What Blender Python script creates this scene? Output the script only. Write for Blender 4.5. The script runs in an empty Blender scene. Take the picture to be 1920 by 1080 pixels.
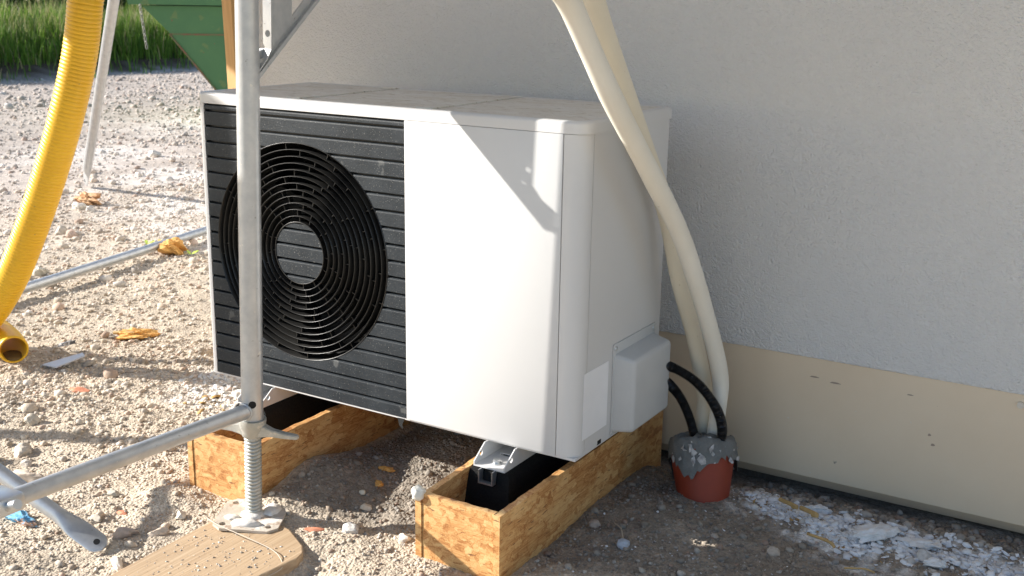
import bpy, bmesh, math, random
import numpy as np
from mathutils import Vector, Matrix
random.seed(7); RNG = np.random.default_rng(11)
scene = bpy.context.scene
col = scene.collection
R = math.radians
# ------------------------------------------------------------------ camera
CAM_LOC = (2.15213733, -2.02430688, 0.97822955)
def cam_rot(a, b, c):
    ca, sa, cb, sb, cc, sc = math.cos(a), math.sin(a), math.cos(b), math.sin(b), math.cos(c), math.sin(c)
    Rz = np.array([[ca, -sa, 0], [sa, ca, 0], [0, 0, 1]]); Rx = np.array([[1, 0, 0], [0, cb, -sb], [0, sb, cb]])
    Ry = np.array([[cc, 0, sc], [0, 1, 0], [-sc, 0, cc]])
    return Rz @ Rx @ Ry
M = cam_rot(0.54330797, -0.25392295, -0.01560747)
cd = bpy.data.cameras.new('camera'); cam = bpy.data.objects.new('camera', cd); col.objects.link(cam)
cam.matrix_world = Matrix([[M[0][0], M[0][2], -M[0][1], CAM_LOC[0]], [M[1][0], M[1][2], -M[1][1], CAM_LOC[1]],
                           [M[2][0], M[2][2], -M[2][1], CAM_LOC[2]], [0, 0, 0, 1]])
cd.sensor_width = 36; cd.lens = 2120.11 / 1920 * 36; cd.clip_start = .05; cd.clip_end = 500
cd.dof.use_dof = True; cd.dof.focus_distance = 2.75; cd.dof.aperture_fstop = 9.0
scene.camera = cam
# ------------------------------------------------------------------ light
SUN_EL = R(26.0); TR = Vector((2.17, 1.0, 0)).normalized()      # way the light travels over the ground
travel = Vector((TR.x * math.cos(SUN_EL), TR.y * math.cos(SUN_EL), -math.sin(SUN_EL)))
w = bpy.data.worlds.new('World'); scene.world = w; w.use_nodes = True
nt = w.node_tree; bg = nt.nodes['Background']; sky = nt.nodes.new('ShaderNodeTexSky'); sky.sky_type = 'NISHITA'
sky.sun_disc = False; sky.sun_elevation = SUN_EL
sky.sun_rotation = math.atan2(-travel.x, -travel.y) % (2 * math.pi)
sky.air_density = 1.0; sky.dust_density = .7; sky.ozone_density = 1.8
nt.links.new(sky.outputs[0], bg.inputs[0]); bg.inputs[1].default_value = 0.098
sd = bpy.data.lights.new('sun', 'SUN'); sd.energy = 4.9; sd.angle = R(0.53); sd.color = (1, .955, .89)
sun = bpy.data.objects.new('sun', sd); col.objects.link(sun); sun.rotation_euler = travel.to_track_quat('-Z', 'Y').to_euler()
scene.view_settings.view_transform = 'Standard'; scene.view_settings.look = 'None'
scene.view_settings.exposure = 1.10; scene.view_settings.gamma = 1

# ------------------------------------------------------------------ tags and objects
def tag(o, label=None, cat=None, group=None, kind=None):
    if label: o['label'] = label
    if cat: o['category'] = cat
    if group: o['group'] = group
    if kind: o['kind'] = kind
    return o
def empty(name, loc, label, cat, group=None):
    o = bpy.data.objects.new(name, None); col.objects.link(o); o.location = loc; o.empty_display_size = .05
    return tag(o, label, cat, group)
class MB:
    """collects geometry in world coordinates; build() links ONE object"""
    def __init__(s): s.bm = bmesh.new()
    def box(s, x0, x1, y0, y1, z0, z1, bev=0, seg=2, mat=None):
        b = bmesh.new(); bmesh.ops.create_cube(b, size=1)
        for v in b.verts: v.co = Vector(((x0 + x1) / 2 + v.co.x * (x1 - x0), (y0 + y1) / 2 + v.co.y * (y1 - y0), (z0 + z1) / 2 + v.co.z * (z1 - z0)))
        if bev: bmesh.ops.bevel(b, geom=b.edges[:], offset=bev, segments=seg, affect='EDGES', profile=.5)
        s.merge(b, mat); return s
    def merge(s, b, mat=None):
        if mat is not None: b.transform(mat)
        me = bpy.data.meshes.new('tmp'); b.to_mesh(me); b.free(); s.bm.from_mesh(me); bpy.data.meshes.remove(me)
    def cyl(s, a, b, r, r2=None, n=24, caps=True):
        a, b = Vector(a), Vector(b); d = b - a; q = bmesh.new()
        bmesh.ops.create_cone(q, cap_ends=caps, segments=n, radius1=r, radius2=r if r2 is None else r2, depth=d.length)
        s.merge(q, Matrix.Translation((a + b) / 2) @ d.to_track_quat('Z', 'Y').to_matrix().to_4x4()); return s
    def prism(s, loops, fn, t):
        """loops: outer + holes of 2-D points; fn maps (u,v,w) to 3-D; extruded w 0..t"""
        b = bmesh.new(); es = []
        for lp in loops:
            vs = [b.verts.new((u, v, 0)) for u, v in lp]
            es += [b.edges.new((vs[i], vs[(i + 1) % len(vs)])) for i in range(len(vs))]
        r = bmesh.ops.triangle_fill(b, use_beauty=True, use_dissolve=False, edges=es)
        fs = [g for g in r['geom'] if isinstance(g, bmesh.types.BMFace)]
        e = bmesh.ops.extrude_face_region(b, geom=fs)
        for g in e['geom']:
            if isinstance(g, bmesh.types.BMVert): g.co.z = t
        for v in b.verts: v.co = Vector(fn(v.co.x, v.co.y, v.co.z))
        bmesh.ops.recalc_face_normals(b, faces=b.faces[:])
        s.merge(b); return s
    def build(s, name, mat, parent=None, smooth=None):
        me = bpy.data.meshes.new(name); s.bm.to_mesh(me); s.bm.free()
        return link(name, me, mat, parent, smooth)
def link(name, me, mat, parent=None, smooth=None):
    o = bpy.data.objects.new(name, me); col.objects.link(o)
    if mat: me.materials.append(mat)
    if smooth is not None and len(me.polygons):
        me.polygons.foreach_set('use_smooth', [True] * len(me.polygons))
        if smooth < 180:
            try: me.set_sharp_from_angle(angle=R(smooth))
            except Exception: pass
    if parent is not None:
        o.parent = parent
        me.transform(Matrix.Translation(-Vector(parent.location)) if parent.type == 'EMPTY' else Matrix())
    return o
def npmesh(name, V, F, colr=None):
    me = bpy.data.meshes.new(name); n = len(V); k = F.shape[1]
    me.vertices.add(n); me.vertices.foreach_set('co', np.ascontiguousarray(V, dtype=np.float32).ravel())
    me.loops.add(F.size); me.loops.foreach_set('vertex_index', np.ascontiguousarray(F, dtype=np.int32).ravel())
    me.polygons.add(len(F)); me.polygons.foreach_set('loop_start', np.arange(0, F.size, k, dtype=np.int32))
    try: me.polygons.foreach_set('loop_total', np.full(len(F), k, dtype=np.int32))
    except Exception: pass
    if colr is not None:
        a = me.color_attributes.new('Col', 'FLOAT_COLOR', 'POINT')
        c = np.ones((n, 4), np.float32); c[:, :3] = colr; a.data.foreach_set('color', c.ravel())
    me.update(calc_edges=True); me.validate(); return me
def catmull(P, n=8):
    P = [np.array(p, float) for p in P]; P = [2 * P[0] - P[1]] + P + [2 * P[-1] - P[-2]]; out = []
    for i in range(1, len(P) - 2):
        for k in range(n):
            t = k / n; a, b, c, d = P[i - 1:i + 3]
            out.append(.5 * ((2 * b) + (c - a) * t + (2 * a - 5 * b + 4 * c - d) * t * t + (3 * b - a - 3 * c + d) * t ** 3))
    out.append(P[-2]); return np.array(out)
def sweep(P, rad, n=24, cap=True, smoothseg=8, samples=None, rfun=None, raw=False):
    """tube along a smooth curve; rfun(arclength) gives the radius"""
    C = np.array(P, float) if raw else catmull(P, smoothseg)
    L = np.r_[0, np.cumsum(np.linalg.norm(np.diff(C, axis=0), axis=1))]
    if samples:
        s = np.linspace(0, L[-1], samples); C = np.c_[[np.interp(s, L, C[:, i]) for i in range(3)]].T; L = s
    T = np.gradient(C, axis=0); T /= np.linalg.norm(T, axis=1)[:, None]
    u = np.cross(T[0], (0, 0, 1.0)); 
    if np.linalg.norm(u) < 1e-3: u = np.array((1.0, 0, 0))
    u /= np.linalg.norm(u); V = []
    an = np.linspace(0, 2 * math.pi, n, endpoint=False)
    for i in range(len(C)):
        u = u - T[i] * (u @ T[i]); u /= np.linalg.norm(u); v = np.cross(T[i], u)
        r = rfun(L[i]) if rfun else rad
        V.append(C[i] + r * (np.cos(an)[:, None] * u + np.sin(an)[:, None] * v))
    V = np.concatenate(V); m = len(C); i = np.arange(m - 1)[:, None] * n; j = np.arange(n)[None]; k = (j + 1) % n
    F = np.stack([i + j, i + k, i + n + k, i + n + j], -1).reshape(-1, 4).tolist()
    if cap: F += [list(range(n))[::-1], list(range((m - 1) * n, m * n))]
    me = bpy.data.meshes.new('t'); me.from_pydata(V.tolist(), [], F); me.update(); return me
# ------------------------------------------------------------------ materials
def mat(name, base=(.5, .5, .5), rough=.6, metal=0., var=None, vscale=5., vdetail=6, bump=0., bscale=200., bdist=.002, spots=None, coat=0, spec=.5, obj=True, stretch=None):
    """var: second colour mixed by noise; spots: (colour, scale, threshold) small marks"""
    m = bpy.data.materials.new(name); m.use_nodes = True; t = m.node_tree; N = t.nodes; Lk = t.links.new
    p = N['Principled BSDF']; p.inputs['Roughness'].default_value = rough; p.inputs['Metallic'].default_value = metal
    p.inputs['Specular IOR Level'].default_value = spec
    if coat: p.inputs['Coat Weight'].default_value = coat
    tc = N.new('ShaderNodeTexCoord'); vec = tc.outputs['Object']
    if stretch:
        mp = N.new('ShaderNodeMapping'); mp.inputs['Scale'].default_value = stretch; Lk(vec, mp.inputs[0]); vec = mp.outputs[0]
    c = None
    if var is not None:
        nz = N.new('ShaderNodeTexNoise'); nz.inputs['Scale'].default_value = vscale; nz.inputs['Detail'].default_value = vdetail
        nz.inputs['Roughness'].default_value = .65; Lk(vec, nz.inputs['Vector'])
        rp = N.new('ShaderNodeValToRGB'); rp.color_ramp.elements[0].position = .35; rp.color_ramp.elements[1].position = .65
        rp.color_ramp.elements[0].color = (*base, 1); rp.color_ramp.elements[1].color = (*var, 1); Lk(nz.outputs[0], rp.inputs[0]); c = rp.outputs[0]
    if spots:
        for sc_, ss, th, amt in spots:
            nz = N.new('ShaderNodeTexNoise'); nz.inputs['Scale'].default_value = ss; nz.inputs['Detail'].default_value = 3; Lk(vec, nz.inputs['Vector'])
            mr = N.new('ShaderNodeMapRange'); mr.inputs[1].default_value = th; mr.inputs[2].default_value = th + .04; mr.inputs[4].default_value = amt; Lk(nz.outputs[0], mr.inputs[0])
            mx = N.new('ShaderNodeMix'); mx.data_type = 'RGBA'; Lk(mr.outputs[0], mx.inputs[0])
            if c is None: mx.inputs[6].default_value = (*base, 1)
            else: Lk(c, mx.inputs[6])
            mx.inputs[7].default_value = (*sc_, 1); c = mx.outputs[2]
    if c is None: p.inputs['Base Color'].default_value = (*base, 1)
    else: Lk(c, p.inputs['Base Color'])
    if bump:
        nz = N.new('ShaderNodeTexNoise'); nz.inputs['Scale'].default_value = bscale; nz.inputs['Detail'].default_value = 4; Lk(vec, nz.inputs['Vector'])
        b = N.new('ShaderNodeBump'); b.inputs['Strength'].default_value = bump; b.inputs['Distance'].default_value = bdist
        Lk(nz.outputs[0], b.inputs['Height']); Lk(b.outputs[0], p.inputs['Normal'])
    return m
WHITE = mat('white_paint', (.635, .63, .62), .38, var=(.615, .61, .60), vscale=3, bump=.08, bscale=900, bdist=.0004)
LIDM = mat('lid_paint', (.62, .575, .50), .5, var=(.72, .70, .665), vscale=7, spots=[((.34, .27, .18), 34, .60, .55), ((.12, .10, .07), 38, .70, .8)], stretch=(1, 2.5, 1), bump=.15, bscale=300, bdist=.0006)
COVER = mat('cover_paint', (.54, .545, .54), .5, var=(.51, .515, .51), vscale=14, bump=.1, bscale=600, bdist=.0005)
LABEL = mat('label_film', (.86, .86, .87), .35, var=(.82, .82, .83), vscale=12)
SLAT = mat('slat_plastic', (.010, .0145, .019), .55, var=(.022, .028, .034), vscale=16, vdetail=10, spec=.35, spots=[((.34, .33, .30), 420, .665, .75), ((.2, .2, .19), 25, .68, .35)], bump=.35, bscale=260, bdist=.0012)
RINGM = mat('ring_plastic', (.008, .008, .008), .34, var=(.020, .019, .017), vscale=11, vdetail=8, spots=[((.20, .18, .14), 420, .72, .6)], bump=.1, bscale=300, bdist=.0006)
DARK = mat('dark_void', (.008, .008, .008), .8)
GALV = mat('galvanised_steel', (.46, .475, .485), .40, .62, var=(.58, .585, .58), vscale=26, vdetail=12, spots=[((.22, .21, .19), 90, .70, .7), ((.72, .69, .62), 60, .70, .7)], bump=.18, bscale=260, bdist=.0008)
GALVD = mat('galvanised_jack', (.40, .41, .37), .5, .55, var=(.55, .54, .50), vscale=30, spots=[((.62, .58, .50), 80, .62, .8)], bump=.3, bscale=300, bdist=.001)
ZINC = mat('zinc', (.6, .62, .63), .35, .85)
YEL = mat('yellow_plastic', (.80, .47, .016), .42, var=(.76, .42, .012), vscale=6, spots=[((.30, .20, .05), 45, .70, .5)])
YELI = mat('yellow_inside', (.85, .55, .03), .6)
MUD = mat('pipe_mud', (.10, .075, .04), .9, var=(.2, .12, .03), vscale=30)
HOSEM = mat('cream_foam_hose', (.77, .735, .645), .55, var=(.74, .70, .60), vscale=7, bump=.12, bscale=120, bdist=.001, spots=[((.5, .42, .28), 70, .72, .35)])
HOSEY = mat('yellowed_foam_hose', (.75, .69, .55), .55, var=(.72, .65, .51), vscale=7, bump=.12, bscale=120, bdist=.001, spots=[((.5, .42, .28), 70, .70, .4)])
BLKH = mat('black_hose', (.010, .010, .011), .22, spots=[((.5, .5, .5), 160, .73, .8)])
RUB = mat('black_rubber', (.006, .006, .006), .85, spec=.25, var=(.013, .013, .012), vscale=200, bump=.5, bscale=350, bdist=.002)
POT = mat('terracotta_pipe', (.30, .042, .016), .55, var=(.24, .036, .016), vscale=10, bump=.15, bscale=150, bdist=.001)
MORTAR = mat('grey_mortar', (.13, .135, .13), .8, var=(.2, .2, .19), vscale=22, spots=[((.75, .74, .72), 55, .66, .9), ((.25, .12, .05), 40, .70, .7)], bump=.8, bscale=90, bdist=.006)
PAPER = mat('torn_paper', (.60, .58, .56), .8, var=(.28, .27, .27), vscale=60)
PLASTER = None
def plaster_mat():
    m = mat('white_render', (.755, .74, .715), .9, var=(.725, .715, .695), vscale=1.2)
    t = m.node_tree; N = t.nodes; Lk = t.links.new; p = N['Principled BSDF']; tc = N['Texture Coordinate']
    n1 = N.new('ShaderNodeTexNoise'); n1.inputs['Scale'].default_value = 140; n1.inputs['Detail'].default_value = 5; n1.inputs['Distortion'].default_value = .6
    v = N.new('ShaderNodeTexVoronoi'); v.inputs['Scale'].default_value = 230; v.inputs['Randomness'].default_value = 1
    Lk(tc.outputs['Object'], n1.inputs['Vector']); Lk(tc.outputs['Object'], v.inputs['Vector'])
    a = N.new('ShaderNodeMath'); a.operation = 'MULTIPLY_ADD'; a.inputs[1].default_value = -.55; Lk(v.outputs['Distance'], a.inputs[0]); Lk(n1.outputs[0], a.inputs[2])
    b = N.new('ShaderNodeBump'); b.inputs['Strength'].default_value = .9; b.inputs['Distance'].default_value = .006; Lk(a.outputs[0], b.inputs['Height']); Lk(b.outputs[0], p.inputs['Normal'])
    return m
PLASTER = plaster_mat()
PLINTH = mat('plinth_coat', (.72, .585, .425), .55, var=(.75, .62, .46), vscale=3, spots=[((.16, .13, .11), 28, .745, .8), ((.7, .66, .6), 60, .75, .6)], bump=.1, bscale=60, bdist=.002)
CONC = mat('foundation', (.12, .105, .085), .9, var=(.2, .17, .14), vscale=14, bump=.7, bscale=40, bdist=.01, stretch=(3, 1, .5))
GREEN = mat('green_paint', (.055, .15, .055), .5, var=(.07, .175, .06), vscale=3, vdetail=9, spots=[((.16, .20, .06), 9, .64, .5), ((.20, .075, .035), 22, .70, .8)], bump=.2, bscale=20, bdist=.006)
RUST = mat('rusty_edge', (.20, .09, .05), .8, var=(.10, .15, .06), vscale=14)
CHAIN = mat('chain_steel', (.30, .29, .26), .5, .5)
EARTH = mat('bank_earth', (.085, .062, .042), .95, var=(.13, .10, .07), vscale=6, bump=.8, bscale=12, bdist=.05)
def wood_mat(name, a, b, grain=(2, 40, 40), knots=True):
    m = mat(name, a, .65, var=b, vscale=3, vdetail=8, stretch=grain, bump=.3, bscale=6, bdist=.001)
    return m
PLANK = wood_mat('weathered_board', (.37, .25, .145), (.54, .40, .255), (70, 1.6, 30))
TIMBER = wood_mat('fresh_timber', (.66, .40, .17), (.56, .32, .12), (30, 30, 2))
def osb_mat():
    m = bpy.data.materials.new('strand_board'); m.use_nodes = True; t = m.node_tree; N = t.nodes; Lk = t.links.new; p = N['Principled BSDF']
    p.inputs['Roughness'].default_value = .6; tc = N.new('ShaderNodeTexCoord')
    nd = N.new('ShaderNodeTexNoise'); nd.inputs['Scale'].default_value = 55; nd.inputs['Detail'].default_value = 5; nd.inputs['Roughness'].default_value = .7; Lk(tc.outputs['Object'], nd.inputs['Vector'])
    sb = N.new('ShaderNodeVectorMath'); sb.operation = 'SUBTRACT'; sb.inputs[1].default_value = (.5, .5, .5); Lk(nd.outputs['Color'], sb.inputs[0])
    dm = N.new('ShaderNodeVectorMath'); dm.operation = 'MULTIPLY_ADD'; dm.inputs[1].default_value = (.022, .022, .022); Lk(sb.outputs[0], dm.inputs[0]); Lk(tc.outputs['Object'], dm.inputs[2]); cur = None; st = None
    for i, (rot, sc, fine) in enumerate((((.15, .4, .3), (9, 12, 62), (14, 20, 420)), ((1.0, .9, -.4), (12, 60, 75), (20, 380, 420)), ((-.6, 1.25, .9), (70, 13, 60), (420, 20, 350)))):
        mp = N.new('ShaderNodeMapping'); mp.inputs['Rotation'].default_value = rot; mp.inputs['Scale'].default_value = sc; Lk(dm.outputs[0], mp.inputs[0])
        v = N.new('ShaderNodeTexVoronoi'); v.inputs['Scale'].default_value = 1.0; Lk(mp.outputs[0], v.inputs['Vector'])
        m2 = N.new('ShaderNodeMapping'); m2.inputs['Rotation'].default_value = rot; m2.inputs['Scale'].default_value = fine; Lk(tc.outputs['Object'], m2.inputs[0])
        nf = N.new('ShaderNodeTexNoise'); nf.inputs['Scale'].default_value = 1; nf.inputs['Detail'].default_value = 4; Lk(m2.outputs[0], nf.inputs['Vector'])
        sp = N.new('ShaderNodeSeparateColor'); Lk(v.outputs['Color'], sp.inputs[0])
        if cur is None: cur = sp.outputs[0]; st = nf.outputs[0]
        else:
            gt = N.new('ShaderNodeMath'); gt.operation = 'GREATER_THAN'; gt.inputs[1].default_value = .52; Lk(sp.outputs[1], gt.inputs[0])
            mx = N.new('ShaderNodeMix'); Lk(gt.outputs[0], mx.inputs[0]); Lk(cur, mx.inputs[2]); Lk(sp.outputs[0], mx.inputs[3]); cur = mx.outputs[0]
            my = N.new('ShaderNodeMix'); Lk(gt.outputs[0], my.inputs[0]); Lk(st, my.inputs[2]); Lk(nf.outputs[0], my.inputs[3]); st = my.outputs[0]
    lg = N.new('ShaderNodeTexNoise'); lg.inputs['Scale'].default_value = 14; lg.inputs['Detail'].default_value = 3; Lk(tc.outputs['Object'], lg.inputs['Vector'])
    ve = N.new('ShaderNodeTexVoronoi'); ve.feature = 'DISTANCE_TO_EDGE'; ve.inputs['Scale'].default_value = 1; me_ = N.new('ShaderNodeMapping'); me_.inputs['Rotation'].default_value = (.5, .3, .9); me_.inputs['Scale'].default_value = (26, 26, 60); Lk(dm.outputs[0], me_.inputs[0]); Lk(me_.outputs[0], ve.inputs['Vector'])
    er = N.new('ShaderNodeMapRange'); er.inputs[1].default_value = 0; er.inputs[2].default_value = .07; er.inputs[3].default_value = -.16; er.inputs[4].default_value = 0; Lk(ve.outputs['Distance'], er.inputs[0])
    a1 = N.new('ShaderNodeMath'); a1.operation = 'MULTIPLY_ADD'; a1.inputs[1].default_value = .40; Lk(er.outputs[0], a1.inputs[2]); Lk(cur, a1.inputs[0])
    ad = N.new('ShaderNodeMath'); ad.operation = 'MULTIPLY_ADD'; ad.inputs[1].default_value = .75; Lk(st, ad.inputs[0]); Lk(a1.outputs[0], ad.inputs[2])
    a2 = N.new('ShaderNodeMath'); a2.operation = 'MULTIPLY_ADD'; a2.inputs[1].default_value = .35; Lk(lg.outputs[0], a2.inputs[0]); Lk(ad.outputs[0], a2.inputs[2])
    rp = N.new('ShaderNodeValToRGB'); e = rp.color_ramp.elements
    e[0].position = .42; e[0].color = (.34, .135, .035, 1); e[1].position = 1.0; e[1].color = (.70, .45, .20, 1)
    for pos, c in ((.58, (.47, .22, .07, 1)), (.78, (.60, .34, .13, 1))): q = e.new(pos); q.color = c
    Lk(a2.outputs[0], rp.inputs[0])
    n3 = N.new('ShaderNodeTexNoise'); n3.inputs['Scale'].default_value = 30; n3.inputs['Detail'].default_value = 3
    mp = N.new('ShaderNodeMapping'); mp.inputs['Scale'].default_value = (.8, .8, 4.5); mp.inputs['Rotation'].default_value = (.5, .7, .3); Lk(tc.outputs['Object'], mp.inputs[0]); Lk(mp.outputs[0], n3.inputs['Vector'])
    mr = N.new('ShaderNodeMapRange'); mr.inputs[1].default_value = .655; mr.inputs[2].default_value = .70; mr.inputs[4].default_value = .8; Lk(n3.outputs[0], mr.inputs[0])
    mx = N.new('ShaderNodeMix'); mx.data_type = 'RGBA'; Lk(mr.outputs[0], mx.inputs[0]); Lk(rp.outputs[0], mx.inputs[6]); mx.inputs[7].default_value = (.13, .05, .02, 1)
    Lk(mx.outputs[2], p.inputs['Base Color'])
    b = N.new('ShaderNodeBump'); b.inputs['Strength'].default_value = .45; b.inputs['Distance'].default_value = .0018; Lk(a2.outputs[0], b.inputs['Height']); Lk(b.outputs[0], p.inputs['Normal'])
    return m
OSB = osb_mat()
def attr_mat(name, rough=.9, mul=1.0, trans=0., bump=0., bs=300, bd=.002):
    m = bpy.data.materials.new(name); m.use_nodes = True; t = m.node_tree; N = t.nodes; Lk = t.links.new; p = N['Principled BSDF']
    p.inputs['Roughness'].default_value = rough; p.inputs['Specular IOR Level'].default_value = .3
    a = N.new('ShaderNodeVertexColor'); a.layer_name = 'Col'; Lk(a.outputs[0], p.inputs['Base Color'])
    if trans:
        tr = N.new('ShaderNodeBsdfTranslucent'); Lk(a.outputs[0], tr.inputs[0]); mx = N.new('ShaderNodeMixShader'); mx.inputs[0].default_value = trans
        Lk(p.outputs[0], mx.inputs[1]); Lk(tr.outputs[0], mx.inputs[2]); Lk(mx.outputs[0], N['Material Output'].inputs[0])
    if bump:
        tc = N.new('ShaderNodeTexCoord'); nz = N.new('ShaderNodeTexNoise'); nz.inputs['Scale'].default_value = bs; nz.inputs['Detail'].default_value = 5; Lk(tc.outputs['Object'], nz.inputs['Vector'])
        b = N.new('ShaderNodeBump'); b.inputs['Strength'].default_value = bump; b.inputs['Distance'].default_value = bd; Lk(nz.outputs[0], b.inputs['Height']); Lk(b.outputs[0], p.inputs['Normal'])
    return m
STONEM = attr_mat('stone', .85, bump=.4, bs=180, bd=.003)
LEAFM = attr_mat('leaf', .5, trans=.45)
FLAKEM = attr_mat('flake', .9, bump=.3)
# ------------------------------------------------------------------ noise on numpy arrays
def vnoise(x, y, seed=0):
    xi = np.floor(x).astype(np.int64); yi = np.floor(y).astype(np.int64); fx = x - xi; fy = y - yi
    fx = fx * fx * (3 - 2 * fx); fy = fy * fy * (3 - 2 * fy)
    def h(a, b):
        n = (a * 374761393 + b * 668265263 + seed * 1442695041) & 0xffffffff
        n = ((n ^ (n >> 13)) * 1274126177) & 0xffffffff; return ((n ^ (n >> 16)) & 0xffff) / 65535.0 * 2 - 1
    return (h(xi, yi) * (1 - fx) + h(xi + 1, yi) * fx) * (1 - fy) + (h(xi, yi + 1) * (1 - fx) + h(xi + 1, yi + 1) * fx) * fy
def ground_z(x, y, fine=True):
    x = np.asarray(x, float); y = np.asarray(y, float)
    z = np.full(x.shape, -.203)
    def g(cx, cy, a, sx, sy): return a * np.exp(-(((x - cx) / sx) ** 2 + ((y - cy) / sy) ** 2))
    z = z + g(.72, .28, .055, .26, .30) + g(.42, -.06, .045, .10, .13) + g(.18, -.31, .026, .10, .07) + g(.42, -.23, .02, .06, .05)
    z = z + g(1.2, .25, .014, .16, .16) + g(.5, -.6, -.006, .3, .3) + g(1.5, .40, .012, .22, .07) + g(.72, -.12, .008, .06, .03) - g(.67, -.42, .022, .035, .10) - g(.66, -.17, .012, .04, .05)
    z = z + g(-.7, -.15, .015, .25, .08) + g(-.45, -.32, -.012, .18, .05) + g(-.35, -.02, .012, .2, .05)
    z = z - .035 * np.clip((y - .50) / .1, 0, 1) * (x > -.6) * (x < 8)
    near = np.exp(-np.clip(np.hypot(x - .6, y) - 1.5, 0, None) / 4)
    z = z + .010 * vnoise(x / .45, y / .45, 1) + (.006 * vnoise(x / .14, y / .14, 2) + 0.0038 * vnoise(x / .06 + 3, y / .06, 3)) * (.4 + .6 * near)
    z = z + .020 * vnoise(x / 1.9, y / 1.9, 9) * np.clip((-x - .8) / 2, 0, 1)
    if fine:
        z = z + (.0024 * vnoise(x / .024, y / .024, 4) + .0022 * np.abs(vnoise(x / .012, y / .012, 5)) ) + .0016 * vnoise(x / .007, y / .007, 6)
    far = np.clip((-x - 11.0) / 1.2, 0, 1); z = z + .36 * far * far * (3 - 2 * far)
    return z
# ------------------------------------------------------------------ GROUND
def spaced(a, b, lo, hi, s0, grow, smax):
    mid = list(np.arange(lo, hi, s0)); L = [lo]; s = s0
    while L[-1] > a: s = min(s * grow, smax * (1 + .02 * abs(L[-1] - lo))); L.append(L[-1] - s)
    U = [mid[-1]]; s = s0
    while U[-1] < b: s = min(s * grow, smax * (1 + .02 * abs(U[-1] - hi))); U.append(U[-1] + s)
    return np.array(L[1:][::-1] + mid + U[1:])
def ground_material():
    m = bpy.data.materials.new('gravelly_soil'); m.use_nodes = True; t = m.node_tree; N = t.nodes; Lk = t.links.new; p = N['Principled BSDF']
    p.inputs['Roughness'].default_value = .95; p.inputs['Specular IOR Level'].default_value = .2
    a = N.new('ShaderNodeVertexColor'); a.layer_name = 'Col'; tc = N.new('ShaderNodeTexCoord')
    v = N.new('ShaderNodeTexVoronoi'); v.inputs['Scale'].default_value = 150; Lk(tc.outputs['Object'], v.inputs['Vector'])
    v2 = N.new('ShaderNodeTexVoronoi'); v2.inputs['Scale'].default_value = 42; Lk(tc.outputs['Object'], v2.inputs['Vector'])
    sp = N.new('ShaderNodeSeparateColor'); Lk(v.outputs['Color'], sp.inputs[0]); sp2 = N.new('ShaderNodeSeparateColor'); Lk(v2.outputs['Color'], sp2.inputs[0])
    s = N.new('ShaderNodeMath'); s.operation = 'ADD'; Lk(sp.outputs[0], s.inputs[0]); Lk(sp2.outputs[0], s.inputs[1])
    mr = N.new('ShaderNodeMapRange'); mr.inputs[2].default_value = 2; mr.inputs[3].default_value = .72; mr.inputs[4].default_value = 1.28; Lk(s.outputs[0], mr.inputs[0])
    mx = N.new('ShaderNodeVectorMath'); mx.operation = 'SCALE'; Lk(a.outputs[0], mx.inputs[0]); Lk(mr.outputs[0], mx.inputs['Scale']); Lk(mx.outputs[0], p.inputs['Base Color'])
    nz = N.new('ShaderNodeTexNoise'); nz.inputs['Scale'].default_value = 110; nz.inputs['Detail'].default_value = 8; Lk(tc.outputs['Object'], nz.inputs['Vector'])
    ad = N.new('ShaderNodeMath'); ad.operation = 'MULTIPLY_ADD'; ad.inputs[1].default_value = -.6; Lk(v.outputs['Distance'], ad.inputs[0]); Lk(nz.outputs[0], ad.inputs[2])
    b = N.new('ShaderNodeBump'); b.inputs['Strength'].default_value = .9; b.inputs['Distance'].default_value = .006; Lk(ad.outputs[0], b.inputs['Height']); Lk(b.outputs[0], p.inputs['Normal'])
    return m
def soil_color(x, y):
    n1 = vnoise(x / .8, y / .8, 21); n2 = vnoise(x / .17, y / .17, 22); n3 = vnoise(x / .05, y / .05, 23)
    c = np.array((.50, .42, .325))[None] * (1 + .10 * n1 + .09 * n2 + .07 * n3)[:, None]
    far = np.clip((-x - 1.6) / 2.5, 0, 1)[:, None]; c = c * (1 - far) + far * np.array((.46, .395, .34))[None] * (1 + .1 * n2 + .1 * n1)[:, None]
    # darker soil right of and between the boxes: damp, plus shade painted in
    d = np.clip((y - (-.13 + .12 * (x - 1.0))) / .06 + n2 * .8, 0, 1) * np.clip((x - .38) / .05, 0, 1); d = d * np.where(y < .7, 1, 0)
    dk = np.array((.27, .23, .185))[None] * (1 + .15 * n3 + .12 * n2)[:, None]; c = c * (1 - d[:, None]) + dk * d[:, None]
    # spilled white plaster dust
    for cx, cy, r in ((-.28, .37, .20), (-.1, .25, .16), (-2.6, 2.4, .5), (-3.4, 3.1, .6), (-2.0, 1.9, .35), (-4.8, 3.4, .7), (-5.5, 5.5, .9)):
        k = np.clip(1.15 - np.hypot(x - cx, y - cy) / r + .45 * n2 + .25 * n3, 0, 1)[:, None]; c = c * (1 - .75 * k) + .75 * k * np.array((.66, .61, .56))[None]
    fn = np.maximum(0, vnoise(x / .018, y / .018, 31)) + np.maximum(0, vnoise(x / .045, y / .045, 32))
    for cx, cy, sx, sy in ((1.46, .425, .16, .05), (1.62, .37, .16, .06), (1.85, .42, .2, .07), (1.5, .33, .25, .05)):
        k = np.clip(np.exp(-((x - cx) / sx) ** 2 - ((y - cy + .5 * (x - cx) * (cx < 1.7)) / sy) ** 2) * 1.5 * fn, 0, .9)[:, None]; c = c * (1 - k) + k * np.array((.72, .71, .70))[None]
    e = np.clip((-x - 11.0) / .35 + .4 * n2, 0, 1)[:, None]; c = c * (1 - e) + e * np.array((.085, .062, .042))[None]
    return np.clip(c, .02, .9)
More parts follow.
